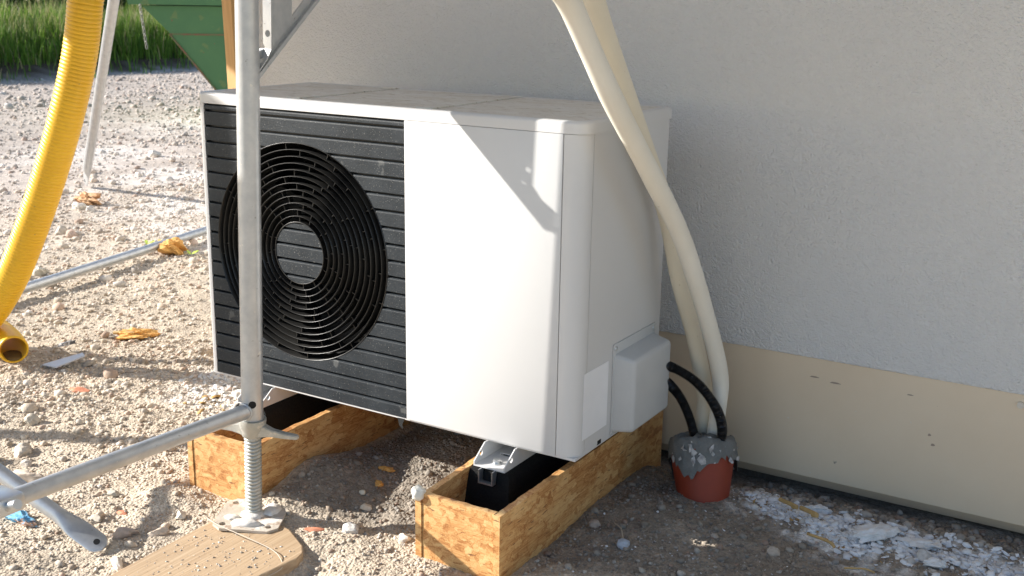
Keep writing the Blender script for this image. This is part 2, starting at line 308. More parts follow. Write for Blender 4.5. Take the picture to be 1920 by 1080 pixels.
gx = spaced(-60, 40, -.75, 1.85, .0065, 1.016, 1.2); gy = spaced(-30, 60, -.75, .62, .0065, 1.02, 1.2)
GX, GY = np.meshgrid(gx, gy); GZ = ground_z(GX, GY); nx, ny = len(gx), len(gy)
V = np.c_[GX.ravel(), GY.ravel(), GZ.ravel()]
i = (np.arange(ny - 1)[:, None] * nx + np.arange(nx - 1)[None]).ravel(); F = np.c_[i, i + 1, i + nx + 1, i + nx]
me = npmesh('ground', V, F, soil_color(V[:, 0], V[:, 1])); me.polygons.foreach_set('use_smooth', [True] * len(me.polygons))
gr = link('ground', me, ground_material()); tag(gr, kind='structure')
print('ground verts', len(V))
# ---- loose gravel
def ico(sub):
    b = bmesh.new(); bmesh.ops.create_icosphere(b, subdivisions=sub, radius=1); b.verts.ensure_lookup_table()
    v = np.array([q.co[:] for q in b.verts]); f = np.array([[w_.index for w_ in q.verts] for q in b.faces]); b.free(); return v, f
PAL = np.array([(.50, .42, .33), (.42, .36, .29), (.55, .50, .43), (.36, .32, .28), (.62, .58, .52), (.47, .36, .27), (.30, .28, .26), (.68, .65, .60), (.48, .30, .22)])
def stones(P, S, colors, flat=(.45, .9), sink=.25, sub=1):
    bv, bf = ico(sub); n = len(P); nv = len(bv)
    ang = RNG.uniform(0, 2 * math.pi, n); sc = np.c_[S * RNG.uniform(.75, 1.35, n), S * RNG.uniform(.7, 1.1, n), S * RNG.uniform(*flat, n)]
    v = bv[None] * (1 + RNG.uniform(-.22, .22, (n, nv)))[..., None] * sc[:, None]
    ca, sa = np.cos(ang)[:, None], np.sin(ang)[:, None]; x = v[..., 0] * ca - v[..., 1] * sa; y = v[..., 0] * sa + v[..., 1] * ca
    tl = RNG.uniform(-.4, .4, n)[:, None]; z = v[..., 2] + x * tl
    V = np.stack([x + P[:, 0:1], y + P[:, 1:2], z + P[:, 2:3] + (sc[:, 2] * (1 - 2 * sink))[:, None] * .6], -1).reshape(-1, 3)
    F = (bf[None] + (np.arange(n) * nv)[:, None, None]).reshape(-1, 3); C = np.repeat(colors, nv, 0)
    return V, F, C
def scatter(n, xr, yr, smin, smax, power=2.5, dark=False, keep=None):
    x = RNG.uniform(*xr, n); y = RNG.uniform(*yr, n)
    dens = .5 + .5 * vnoise(x / .35, y / .35, 40); k = RNG.uniform(0, 1, n) < .35 + .75 * dens
    if keep is not None: k &= keep(x, y)
    x, y = x[k], y[k]; s = smin + (smax - smin) * RNG.power(power, len(x))[::1] ** 0 * RNG.uniform(0, 1, len(x)) ** power
    c = soil_color(x, y) * .55 + PAL[RNG.integers(0, len(PAL), len(x))] * .45; c *= RNG.uniform(.75, 1.25, (len(x), 1))
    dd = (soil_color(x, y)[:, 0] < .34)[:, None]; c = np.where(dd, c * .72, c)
    return np.c_[x, y, ground_z(x, y)], s, np.clip(c, .03, .85)
def free_of(x, y):      # keep stones off the boards, boxes, pot
    k = ~((x > .34) & (x < .66) & (y < -.29)); k &= ~((x > .16) & (x < .40) & (y > -.245) & (y < .6)); k &= ~((x > .83) & (x < 1.06) & (y > -.235) & (y < .6))
    return k
parts = []
parts.append(stones(*scatter(42000, (-1.1, 1.95), (-.75, .62), .0014, .0055, 2.2, keep=free_of), sub=1))
parts.append(stones(*scatter(2600, (-1.4, 1.95), (-.75, .62), .005, .013, 3.5, keep=free_of), sub=1))
parts.append(stones(*scatter(900, (1.28, 2.1), (.50, .64), .005, .013, 1.5), sub=1))
parts.append(stones(*scatter(27000, (-3.4, -.1), (-.2, 3.2), .003, .011, 2.2, keep=lambda x, y: ~((x > -.45) & (y > .6))), sub=1))
parts.append(stones(*scatter(1500, (-3.6, -.5), (-.2, 3.6), .010, .028, 5), sub=1))
parts.append(stones(*scatter(13000, (-11, -2.2), (.8, 10), .006, .026, 4), sub=1))
parts.append(stones(*scatter(16000, (-11, -3.2), (1.5, 10), .006, .016, 2), sub=1))
parts.append(stones(*scatter(900, (-11, -2.6), (1, 10), .02, .05, 4), sub=1))
off = 0; VV = []; FF = []; CC = []
for v, f, c in parts: VV.append(v); FF.append(f + off); CC.append(c); off += len(v)
g = link('gravel', npmesh('gravel', np.concatenate(VV), np.concatenate(FF), np.concatenate(CC)), STONEM)
tag(g, 'loose beige and grey gravel strewn over the building ground', 'gravel', kind='stuff')
def flakes(P, S, colors, th=.25):
    n = len(P); k = 6; an = np.linspace(0, 2 * math.pi, k, endpoint=False)[None] + RNG.uniform(0, 6.28, (n, 1)); rr = S[:, None] * RNG.uniform(.45, 1.2, (n, k))
    x = rr * np.cos(an); y = rr * np.sin(an) * RNG.uniform(.4, 1, (n, 1)); tx = RNG.uniform(-.5, .5, (n, 1)); ty = RNG.uniform(-.5, .5, (n, 1))
    z = x * tx + y * ty; t = (S * th)[:, None]
    top = np.stack([x * .9 + P[:, 0:1], y * .9 + P[:, 1:2], z + P[:, 2:3] + t], -1); bot = np.stack([x + P[:, 0:1], y + P[:, 1:2], z + P[:, 2:3] - t * .5], -1)
    ctr = np.stack([P[:, 0], P[:, 1], P[:, 2] + t[:, 0] * 1.5], -1)[:, None]
    V = np.concatenate([top, bot, ctr], 1); b = (np.arange(n) * (2 * k + 1))[:, None]; F = []
    for i in range(k):
        j = (i + 1) % k; F += [np.c_[b + i, b + j, b + 2 * k], np.c_[b + k + i, b + k + j, b + j], np.c_[b + k + i, b + j, b + i]]
    return V.reshape(-1, 3), np.concatenate(F), np.repeat(colors, 2 * k + 1, 0)
def band(n, P0, P1, wd, smin, smax, cols, power=2):
    t = RNG.uniform(0, 1, n); q = RNG.normal(0, wd, n); P0, P1 = np.array(P0), np.array(P1); d = P1 - P0; nn = np.array((-d[1], d[0])) / np.hypot(*d)
    p = P0 + t[:, None] * d + q[:, None] * nn; s = smin + (smax - smin) * RNG.uniform(0, 1, n) ** power; c = np.array(cols)[RNG.integers(0, len(cols), n)] * RNG.uniform(.85, 1.1, (n, 1))
    return np.c_[p, ground_z(p[:, 0], p[:, 1]) + s * .15], s, np.clip(c, 0, .9)
WC = [(.78, .79, .80), (.74, .75, .77), (.70, .70, .71), (.80, .80, .80)]; TC = [(.42, .25, .09), (.5, .33, .14)]
fp = [flakes(*band(1500, (1.33, .50), (1.66, .32), .024, .0015, .012, WC, 3)), flakes(*band(1400, (1.52, .41), (2.0, .42), .045, .0015, .014, WC, 3)), flakes(*band(160, (1.36, .47), (1.62, .34), .016, .002, .007, TC)),
      flakes(*band(160, (1.30, .47), (1.72, .29), .028, .002, .008, TC + WC)), flakes(*band(120, (1.1, -.1), (1.5, .2), .12, .001, .004, WC)),
      flakes(*band(420, (-.42, .40), (-.12, .28), .06, .003, .014, [(.74, .72, .68), (.68, .64, .58)])), flakes(*band(30, (-.3, .25), (.0, .2), .05, .005, .018, TC))]
off = 0; VV = []; FF = []; CC = []
for v, f, c in fp: VV.append(v); FF.append(f + off); CC.append(c); off += len(v)
g = link('plaster_crumbs', npmesh('plaster_crumbs', np.concatenate(VV), np.concatenate(FF), np.concatenate(CC)), FLAKEM)
tag(g, 'white plaster crumbs and brown splinters strewn by the plinth', 'debris', kind='stuff')
# ---- single rocks and scraps
def rock(name, x, y, s, c, label, cat='stone', flat=.75, seed=0, group=None, m=None, stretch=(1, 1), rz=0., amp=.35, sink=.3):
    v, f = ico(4 if s > .02 else 3); rg = np.random.default_rng(seed + int(abs(x) * 1000)); o = rg.uniform(0, 50, 3)
    # chipped planes: clip the ball with random half-spaces
    v = v.copy()
    for _ in range(9):
        nrm = rg.normal(0, 1, 3); nrm /= np.linalg.norm(nrm); dd = rg.uniform(.62, .9); e = v @ nrm - dd; k = e > 0; v[k] -= e[k, None] * nrm
    n = vnoise(v[:, 0] * 3 + o[0], v[:, 1] * 3 + v[:, 2] * 2.1 + o[1], 5) * amp * .35 + vnoise(v[:, 0] * 9 + o[0], v[:, 1] * 9 + v[:, 2] * 7 + o[1], 6) * amp * .14
    v = v * (1 + n)[:, None]; v *= np.array((s * stretch[0], s * stretch[1], s * flat))
    v = v @ np.array([[math.cos(rz), math.sin(rz), 0], [-math.sin(rz), math.cos(rz), 0], [0, 0, 1]])
    z0 = float(ground_z(x, y, False)); lo = v[:, 2].min(); hgt = v[:, 2].max() - lo
    v[:, 2] += -lo - hgt * sink
    cc = np.array(c)[None] * (1 + .18 * vnoise(v[:, 0] / s * 4 + 9, v[:, 1] / s * 4 + v[:, 2] / s * 3, 8))[:, None]
    ob = link(name, npmesh(name, v, f, np.clip(cc, 0, .9)), m or STONEM); ob.location = (x, y, z0)
    ob.data.polygons.foreach_set('use_smooth', [True] * len(ob.data.polygons)); ob.data.set_sharp_from_angle(angle=R(28))
    return tag(ob, label, cat, group)
RC = (.50, .44, .35); G1 = 'larger stones lying on the gravel'
for a in [(-.515, -.182, .026, RC, 'rounded pale stone left of the bottom scaffold tube, above the lumpy pair'),
          (-.383, -.315, .032, (.52, .46, .38), 'big knobbly pale stone at the left edge above the scaffold tube'),
          (-.218, -.419, .030, (.50, .42, .34), 'flat wide stone just above the crossing of tube and brace'),
          (-.40, -.40, .026, (.48, .41, .34), 'brownish stone cut by the left edge of the photo above the brace'),
          (-.30, -.36, .018, (.54, .48, .41), 'small pale stone squeezed between two bigger stones at the left edge'),
          (-.60, -.24, .022, (.47, .42, .35), 'weathered stone at the left edge beside the rounded pale stone'),
          (-2.633, 1.54, .042, (.46, .40, .33), 'grey brown stone right of the yellow drain pipe, left one of a pair'),
          (-2.50, 1.50, .036, (.48, .36, .29), 'reddish stone right of the yellow drain pipe, right one of a pair'),
          (-1.981, .932, .040, (.50, .46, .38), 'pale stone just behind the lower end of the yellow drain pipe'),
          (-3.08, 2.0, .045, (.60, .55, .47), 'cream stone in front of the brown crumpled foam lump'),
          (-2.98, 1.99, .032, (.55, .50, .44), 'small cream stone beside the brown crumpled foam lump'),
          (-2.15, 2.30, .050, (.62, .60, .56), 'whitish round stone near the heat pump above the low tube'),
          (.102, -.47, .013, (.46, .41, .34), 'small angular stone above the flattened end of the brace'),
          (.03, -.36, .016, (.48, .44, .37), 'angular grey stone midway between brace and board box'),
          (.27, -.368, .017, (.62, .57, .49), 'white lumpy stone left of the jack base plate'),
          (.645, -.215, .022, (.52, .49, .45), 'grey speckled block of stone right of the jack base plate'),
          (.772, -.185, .018, (.60, .56, .50), 'pale slanted stone against the corner of the right board box'),
          (.61, -.115, .014, (.60, .54, .44), 'cream stone in the sunlit rim of the dug soil'),
          (.561, -.068, .009, (.62, .57, .45), 'little oval pebble at the shadow edge below the unit'),
          (1.20, .045, .017, (.42, .46, .52), 'smooth bluish grey pebble on the dark soil right of the board box'),
          (1.487, .20, .016, (.42, .36, .30), 'brown chunky stone on the dark soil near the bottom edge'),
          (1.14, -.10, .010, (.40, .36, .31), 'small grey stone at the bottom right of the board box'),
          (1.10, .10, .015, (.38, .31, .26), 'brownish stone leaning against the side of the board box'),
          (1.35, .20, .010, (.42, .37, .32), 'round stone below the terracotta pipe'),
          (1.77, .36, .022, (.50, .49, .47), 'pale grey stone among white crumbs near the bottom right corner'),
          (.23, -.50, .021, (.47, .37, .30), 'long brown stone lying along the edge of the wooden plank'),
          (.29, -.455, .016, (.60, .50, .40), 'peach coloured stone along the edge of the wooden plank'),
          (.33, -.60, .018, (.66, .60, .52), 'flat white stone at the lower left of the wooden plank'),
          (-4.252, 3.576, .05, (.58, .54, .48), 'pale stone far back on the lit gravel'),
          (-6.0, 6.6, .07, (.45, .42, .38), 'dark grey stone far back in front of the green skip')]:
    st = (1.6, .7) if 'long' in a[4] or 'flat' in a[4] else (1, .85)
    rock('rock', *a, group=G1, stretch=st, rz=random.uniform(-.6, .6) if 'long' not in a[4] else 1.0)
FOAM = mat('foam_orange', (.62, .30, .07), .75, var=(.72, .42, .13), vscale=30, bump=.8, bscale=60, bdist=.006)
FOAMB = mat('foam_brown', (.42, .19, .07), .8, var=(.66, .44, .25), vscale=18, bump=.8, bscale=50, bdist=.008)
rock('foam_scrap', -1.80, 1.50, .062, (.5, .3, .1), 'orange crumpled foam scrap lying against the low grey tube', 'foam scrap', m=FOAM, amp=1.2, flat=.7, sink=.1)
rock('foam_scrap', -.926, .546, .060, (.5, .3, .1), 'flat yellow orange foam scrap on open gravel right of the yellow pipe', 'foam scrap', m=FOAM, amp=1.3, flat=.32, stretch=(1.3, .7), rz=.5, sink=.1)
rock('foam_scrap', -3.16, 2.12, .075, (.5, .3, .1), 'brown crumpled foam lump behind cream stones near the leaning bar', 'foam scrap', m=FOAMB, amp=1.2, flat=.5, stretch=(1.2, .8), sink=.1)
rock('foam_scrap', .553, .045, .016, (.5, .3, .1), 'small orange foam crumb at the shadow edge below the unit', 'foam scrap', m=FOAM, amp=1.2, flat=.4, stretch=(1.4, .6), sink=.1)
rock('foam_scrap', .575, -.02, .012, (.5, .3, .1), 'tiny orange foam crumb in the sun before the dug soil', 'foam scrap', m=FOAM, amp=1.2, flat=.5, sink=.1)
BRK = mat('brick_red', (.60, .22, .12), .85, var=(.66, .30, .18), vscale=25, bump=.4, bscale=120)
rock('brick_shard', -.635, .062, .030, (.5, .2, .1), 'orange red brick shard on the gravel right of the pipe mouth', 'brick shard', m=BRK, flat=.3, stretch=(1.2, .55), rz=.4, sink=.2)
rock('brick_shard', .122, -.414, .012, (.5, .2, .1), 'small round red brick chip between brace and board box', 'brick shard', m=BRK, flat=.3, stretch=(1.3, .8), sink=.2)
rock('brick_shard', .575, -.255, .016, (.5, .2, .1), 'flat brick shard at the right edge of the jack base plate', 'brick shard', m=BRK, flat=.25, stretch=(1.6, .6), rz=.6, sink=.1)
rock('foam_scrap', .862, -.225, .02, (.7, .68, .62), 'white foam blob stuck on the front corner of the right board box', 'foam scrap', m=mat('foam_white', (.75, .72, .64), .8, bump=.6, bscale=80, bdist=.004), flat=.9, sink=0).location = (.838, -.222, -.070)
LG = mat('leaf_green', (.42, .55, .06), .5, var=(.5, .6, .1), vscale=20)
def leaf(x, y, s, label):
    b = MB(); z = float(ground_z(x, y, False))
    for k in range(4):
        a = k * 1.5 + x; c, d = math.cos(a), math.sin(a); pts = [(0, 0, 0), (.5, .28, .3), (1, .12, .45), (1.1, -.1, .4), (.55, -.25, .25)]
        vs = [b.bm.verts.new((x + s * (u * c - v * d), y + s * (u * d + v * c), z + s * w_ + .01)) for u, v, w_ in pts]; b.bm.faces.new(vs)
    tag(b.build('leaf', LG), label, 'leaf', 'green leaves on the gravel')
leaf(-2.04, 1.56, .035, 'bright green leaf behind the low grey tube'); leaf(-1.68, 1.50, .035, 'yellow green leaf right of the orange foam scrap')
# blue painted stick end below the tube; white shard; twigs
s = rock('painted_stick', -.03, -.572, .026, (.1, .4, .7), 'blue', 'stick', m=mat('blue_paint', (.10, .36, .66), .8, var=(.25, .52, .72), vscale=60, spots=[((.40, .22, .12), 34, .57, .9)], bump=.6, bscale=90, bdist=.003), stretch=(1.9, .8), flat=.6, amp=.9, rz=.0, sink=.2)
tag(s, 'blue painted stick end lying beneath the crossing scaffold tubes', 'stick')
b = MB(); b.prism([[(-.055, -.03), (.02, -.035), (.06, .045), (.03, .06)]], lambda u, v, w_: (-.871 + u, .185 + v, -.188 + w_ + .25 * v + .1 * u), .004)
s = b.build('plastic_shard', mat('shard_grey', (.62, .62, .63), .4)); tag(s, 'pale triangular plastic shard on the gravel beside the pipe mouth', 'shard')
b = MB(); b.prism([[(-.03, -.012), (.03, -.016), (.035, .01), (-.02, .016)]], lambda u, v, w_: (-.98 + u, .29 + v, -.178 + w_ + .3 * u), .012)
s = b.build('plastic_shard', mat('shard_dark', (.10, .10, .11), .5, spots=[((.6, .6, .6), 60, .55, .9)])); tag(s, 'small dark and white plastic shard behind the pipe mouth', 'shard')
STK = wood_mat('splinter', (.50, .34, .14), (.40, .26, .10), (20, 20, 20))
def twig(pts, r, label, m=STK):
    me = sweep(pts, r, 8); tag(link('wood_splinter', me, m, smooth=60), label, 'wood splinter', 'splinters on the ground')
twig([(-1.0, .50, -.19), (-.96, .515, -.185), (-.91, .535, -.188)], .006, 'ochre wood splinter between the low tube and the flat foam scrap')
twig([(1.53, .30, -.178), (1.585, .275, -.172), (1.60, .268, -.178)], .0035, 'long yellowish splinter among the white crumbs by the plinth')
twig([(1.42, .44, -.178), (1.47, .405, -.17), (1.46, .412, -.176)], .005, 'short brown splinter bundle in the white crumbs nearest the pipe')
twig([(1.48, .41, -.172), (1.525, .38, -.166), (1.515, .386, -.172)], .0055, 'stout brown splinter in the middle of the white crumbs')
twig([(1.64, .20, -.185), (1.68, .21, -.18), (1.70, .215, -.185)], .002, 'thin splinter near the bottom edge below the white crumbs')
twig([(1.14, .12, -.183), (1.17, .09, -.176), (1.19, .06, -.183)], .0016, 'hair thin root on the dark soil', mat('root', (.4, .34, .26), .8))
WPC = mat('plaster_piece', (.78, .79, .80), .85, var=(.6, .58, .56), vscale=30, bump=.6, bscale=80, bdist=.004)
for x, y, s, fl, rz, lb in ((1.655, .385, .040, .35, .9, 'largest white plaster slab standing up among the crumbs by the plinth'), (1.745, .415, .034, .22, .1, 'flat white plaster piece right of the largest slab'),
                            (1.505, .47, .024, .4, .4, 'knobbly white plaster piece nearest the terracotta pipe'), (1.80, .335, .020, .6, .3, 'white plaster lump near the bottom right corner')):
    rock('plaster_piece', x, y, s, WC[0], lb, 'plaster piece', m=WPC, flat=fl, stretch=(1.3, .7), rz=rz, amp=.9, sink=.05, group='white plaster pieces by the plinth')
# ------------------------------------------------------------------ HOUSE WALL
WY = .62
hw = empty('house_wall', (-.45, WY, -.3), 'white rendered house wall with beige plinth behind the heat pump', 'wall')
MB().box(-.44, 9, WY, WY + 4, .126, 3.6, bev=.004).build('render', PLASTER, hw)
b = MB(); prof = [(WY + .006, .1258), (WY + .006, -.186), (WY + .030, -.215), (WY + .10, -.215), (WY + .10, .1258)]
b.prism([prof], lambda u, v, w_: (-.435 + w_, u, v), 9.4); b.build('plinth', PLINTH, hw)
MB().box(-.43, 8.9, WY + .07, WY + 3.9, -.8, -.2155).build('foundation', CONC, hw)
b = MB(); b.cyl((1.894, WY - .002, .102), (1.894, WY + .008, .102), .0075, n=20); b.cyl((1.894, WY - .004, .102), (1.894, WY - .001, .102), .004, n=12); b.build('screw', ZINC, hw, smooth=40)
SCF = mat('scuff', (.36, .28, .22), .9)
for x, z, a_, h_ in ((1.426, .078, .012, .002), (1.478, .072, .014, .0022), (1.655, .077, .008, .0016), (1.708, -.012, .004, .003), (1.718, -.035, .005, .003)):
    b = MB(); b.prism([[(x + a_ * math.cos(R(t)) * (1 + .3 * math.sin(t)), z + h_ * math.sin(R(t))) for t in range(0, 360, 24)]], lambda u, v, w_: (u, WY + .0056 - w_, v), .0006); b.build('scuff_mark', SCF, hw)
b = MB(); b.prism([[(-.4, 3.4), (9.2, 3.4), (9.2, 3.62), (-.4, 3.62)]], lambda u, v, w_: (u, WY - .35 + w_, v + .2), 4.6); b.build('roof', TIMBER, hw)
# timber batten at the wall end
tb = MB(); tb.box(-.02, .02, -.022, .022, 0, 2.6, bev=.002)
o = tb.build('timber_batten', TIMBER); o.location = (-.502, .594, -.2); o.rotation_euler = (0, R(-2.0), 0)
o.location.x = -.415; tag(o, 'upright pale timber batten at the left end of the house wall', 'timber batten')
# ------------------------------------------------------------------ HEAT PUMP
W_, D_, H_ = 1.1, .431, .733
hp = empty('heat_pump', (.55, .215, 0), 'white outdoor heat pump unit with black slatted fan front', 'heat pump')
ins = .004; x0, x1, y0, y1 = ins, W_ - ins, .0, D_ - ins; z0, z1 = 0.0, .705
def shell(path, t, za, zb):
    """thin wall standing on an open 2-D path, thickness t inwards (to the left of the path)"""
    P = np.array(path, float); T = np.gradient(P, axis=0); T /= np.linalg.norm(T, axis=1)[:, None]; Nn = np.c_[-T[:, 1], T[:, 0]]; Q = P + Nn * t; n = len(P)
    V = [(x, y, za) for x, y in P] + [(x, y, zb) for x, y in P] + [(x, y, za) for x, y in Q] + [(x, y, zb) for x, y in Q]; F = []
    for i in range(n - 1): F += [(i, i + 1, n + i + 1, n + i), (2 * n + i + 1, 2 * n + i, 3 * n + i, 3 * n + i + 1), (n + i, n + i + 1, 3 * n + i + 1, 3 * n + i), (i + 1, i, 2 * n + i, 2 * n + i + 1)]
    F += [(0, n, 3 * n, 2 * n), (n - 1, 3 * n - 1, 4 * n - 1, 2 * n - 1)]
    me = bpy.data.meshes.new('s'); me.from_pydata(V, [], F); me.update(); return me
def arc(cx, cy, r, a0, a1, n=10): return [(cx + r * math.cos(R(a0 + (a1 - a0) * i / n)), cy + r * math.sin(R(a0 + (a1 - a0) * i / n))) for i in range(n + 1)]
rr = .036
link('corner_panel', shell([(1.0482, 0), (x1 - rr, 0)] + arc(x1 - rr, rr, rr, -90, 0, 12) + [(x1, .0405)], .004, z0 + .004, z1), WHITE, hp, smooth=50)
link('side_panel', shell([(x1, .0424), (x1, y1 - .008), (x1 - .008, y1), (x0 + .01, y1), (x0, y1 - .01), (x0, .014)] + [(x0 + .014 - .014 * math.cos(R(a)), .014 - .014 * math.sin(R(a))) for a in (0, 30, 60, 90)] + [(.0245, 0)], .004, z0 + .004, z1), WHITE, hp, smooth=30)
MB().box(1.040, 1.056, .0125, .016, .01, .70).build('seam_backing', DARK, hp)
MB().box(.6435, 1.0460, .0, .012, z0 + .0015, z1, bev=.0012).build('front_panel', WHITE, hp, smooth=40)
b = MB(); b.box(x0 + .002, x1 - .0015, .0035, y1 - .002, -.003, .0035, bev=.001); b.build('base_tray', WHITE, hp)
# grille slats with the round opening
FX, FZ, FR, HR = .3225, .3615, .268, .0755
zs = [z0 + .002] + [z1 - .0165 - .0385 * k for k in range(17, -1, -1)] + [z1 - .001]
def slats(kind):
    V, F = [], []
    def strip(rows):    # rows: list of (xl,xr,z,y)
        if len(rows) < 2: return
        o = len(V)
        for a, c, z, y in rows: V.extend([(a, y, z), (c, y, z)])
        for i in range(len(rows) - 1): F.append((o + 2 * i, o + 2 * i + 1, o + 2 * i + 3, o + 2 * i + 2))
    for i in range(len(zs) - 1):
        a, c = zs[i] + (.0024 if i else 0), zs[i + 1] - .0022
        prof = [(a, .014), (a, .0025), (a + .0012, .0012)] + [(z, .0012) for z in np.linspace(a + .002, c - .004, 9)[1:]] + [(c - .0013, .0019), (c, .0050), (c, .014)]
        if kind == 'panel':
            full, L, Rr = [], [], []
            segs = []
            for z, y in prof:
                d = FR ** 2 - (z - FZ) ** 2; segs.append((z, y, math.sqrt(d) if d > 0 else 0))
            if all(s_[2] == 0 for s_ in segs): strip([(.0255, .6425, z, y) for z, y, h in segs])
            else:
                strip([(.0255, FX - h, z, y) for z, y, h in segs]); strip([(FX + h, .6425, z, y) for z, y, h in segs])
        else:
            rows = []
            for z, y in prof:
                d = HR ** 2 - (z - FZ) ** 2
                if d > 0: rows.append((FX - math.sqrt(d), FX + math.sqrt(d), z, y + .001))
            strip(rows)
    me = bpy.data.meshes.new('sl'); me.from_pydata(V, [], F); me.update(); return me
gp = link('grille_panel', slats('panel'), SLAT, hp)
hub = link('hub_disc', slats('hub'), SLAT, hp)
b = MB(); circ = lambda r, n=96: [(FX + r * math.cos(2 * math.pi * i / n), FZ + r * math.sin(2 * math.pi * i / n)) for i in range(n)]
b.prism([[(.0245, .001), (.643, .001), (.643, z1), (.0245, z1)], circ(FR + .001)], lambda u, v, w_: (u, .0135 + w_, v), .004)
b.build('grille_back_plate', RINGM, hp)
def ringmesh(bm_, r, th, ya, yb, n=128, flare=0.):
    vs = []
    for i in range(n):
        a = 2 * math.pi * i / n; c, s_ = math.cos(a), math.sin(a)
        vs.append([bm_.verts.new((FX + q * c, y, FZ + q * s_)) for q, y in ((r - th / 2 + flare, yb), (r - th / 2, ya + .0006), (r, ya), (r + th / 2, ya + .0006), (r + th / 2 + flare, yb))])
    for i in range(n):
        A, B = vs[i], vs[(i + 1) % n]
        for k in range(5): j = (k + 1) % 5; f = bm_.faces.new((A[k], B[k], B[j], A[j])); f.smooth = True
nr = 12; radii = [HR + (FR - HR) * k / (nr - 0) for k in range(nr + 1)]
fg = MB()
for k, r in enumerate(radii):
    if k == nr: ringmesh(fg.bm, FR + .0005, .002, .000, .05)
    elif k == 0: ringmesh(fg.bm, HR + .001, .0022, .0005, .034, n=72)
    else: ringmesh(fg.bm, r, .0017, .0008, .032)
sp = fg; rg = random.Random(3)
for k in range(nr):
    ra, rb = radii[k], radii[k + 1]; n = 12; ph = rg.uniform(0, 360)
    for j in range(n):
        a = R(ph + 360 * j / n + rg.uniform(-7, 7)); mt = Matrix.Translation((FX, 0, FZ)) @ Matrix.Rotation(a, 4, 'Y')
        sp.box(ra, rb, .007, .020, -.0009, .0009, mat=mt)
fg.build('fan_guard', RINGM, hp, smooth=60)
b = MB(); b.bm.free(); b.bm = bmesh.new()
bmesh.ops.create_cone(b.bm, cap_ends=True, segments=72, radius1=FR + .002, radius2=FR + .002, depth=.2)
for f in [f for f in b.bm.faces if len(f.verts) > 6 and f.calc_center_median().z > 0]: b.bm.faces.remove(f)
b.bm.transform(Matrix.Translation((FX, .05 + .1 - .002, FZ)) @ Matrix.Rotation(R(90), 4, 'X')); b.build('fan_housing', DARK, hp)
fan = MB(); fan.cyl((FX, .075, FZ), (FX, .14, FZ), .055, n=40)
fan = fan.build('fan_rotor', RINGM, hp, smooth=40)
for k in range(3):
    bb = MB(); vv = []
    for i in range(9):
        r = .05 + .205 * i / 8
        for j in range(7):
            a = R(k * 120 + 20 + (j / 6 - .3) * 70 * (1 - .15 * i / 8) + i * 3); vv.append(bb.bm.verts.new((FX + r * math.cos(a), .10 - .02 * (j / 6) * 1.8 + .02, FZ + r * math.sin(a))))
    for i in range(8):
        for j in range(6): bb.bm.faces.new((vv[i * 7 + j], vv[i * 7 + j + 1], vv[i * 7 + j + 8], vv[i * 7 + j + 7]))
    bo = bb.build('fan_blade', RINGM, None, smooth=180); bo.parent = fan; bo.data.transform(Matrix.Translation(-Vector(hp.location)))
# lid: rounded rim
def lid_mesh():
    P = []; rc = .034; n = 10
    for cx, cy, a0, r in ((W_ - rc, rc, -90, rc), (W_ - .014, D_ - .014, 0, .014), (.014, D_ - .014, 90, .014), (.02, .02, 180, .02)):
        for i in range(n + 1): a = R(a0 + 90 * i / n); P.append((cx + r * math.cos(a), cy + r * math.sin(a), r))
    P = np.array(P); c = P[:, :2].mean(0); N = len(P); T = np.roll(P[:, :2], -1, 0) - np.roll(P[:, :2], 1, 0); T /= np.linalg.norm(T, axis=1)[:, None]; nn = np.c_[T[:, 1], -T[:, 0]]
    V = []; prof = [(.004, .7055), (0, .706), (0, .7245)] + [(.0085 - .0085 * math.cos(R(a)), .7245 + .0085 * math.sin(R(a))) for a in (22, 45, 67, 90)] + [(.0125, .7328), (.020, .7318)]
    for o_, z in prof:
        for p, q in zip(P, nn): V.append((p[0] - q[0] * o_, p[1] - q[1] * o_, z))
    F = []
    for k in range(len(prof) - 1):
        for i in range(N): j = (i + 1) % N; F.append((k * N + i, k * N + j, (k + 1) * N + j, (k + 1) * N + i))
    F += [tuple(range(N))[::-1], tuple(range((len(prof) - 1) * N, len(prof) * N))]
    me = bpy.data.meshes.new('l'); me.from_pydata(V, [], F); me.update(); return me
lid = link('lid', lid_mesh(), None, hp, smooth=40); lid.data.materials.append(WHITE); lid.data.materials.append(LIDM); lid.data.polygons[-1].material_index = 1
for xa in (.28, .66): MB().box(xa, xa + .045, .022, D_ - .022, .7314, .7350, bev=.0012).build('lid_rib', LIDM, None).parent = lid
for o_ in lid.children: o_.data.transform(Matrix.Translation(-Vector(hp.location)))
# label and valve cover
MB().box(x1, x1 + .0008, .030, .146, .038, .190).build('label_plate', LABEL, hp)
cv = MB(); q = bmesh.new(); xo = x1 + .050
pts = [(x1, .170, .010), (x1, .385, .010), (x1, .385, .199), (x1, .170, .199), (xo, .184, .014), (xo, .385, .014), (xo, .385, .186), (xo, .184, .186)]
vs = [q.verts.new(p) for p in pts]
for f in ((0, 1, 2, 3), (4, 7, 6, 5), (0, 3, 7, 4), (1, 5, 6, 2), (3, 2, 6, 7), (0, 4, 5, 1)): q.faces.new([vs[i] for i in f])
bmesh.ops.recalc_face_normals(q, faces=q.faces[:]); ed = [e for e in q.edges if (e.verts[0].co.x > x1 + .03 or e.verts[1].co.x > x1 + .03)]
bmesh.ops.bevel(q, geom=ed, offset=.010, segments=5, affect='EDGES', profile=.5); cv.merge(q)
cv = cv.build('valve_cover', COVER, hp, smooth=35)
b = MB(); b.box(x1 + .0002, x1 + .003, .166, .389, .006, .222, bev=.001)
fl = b.build('flange', COVER, None, smooth=40); fl.parent = cv; fl.data.transform(Matrix.Translation(-Vector(hp.location)))
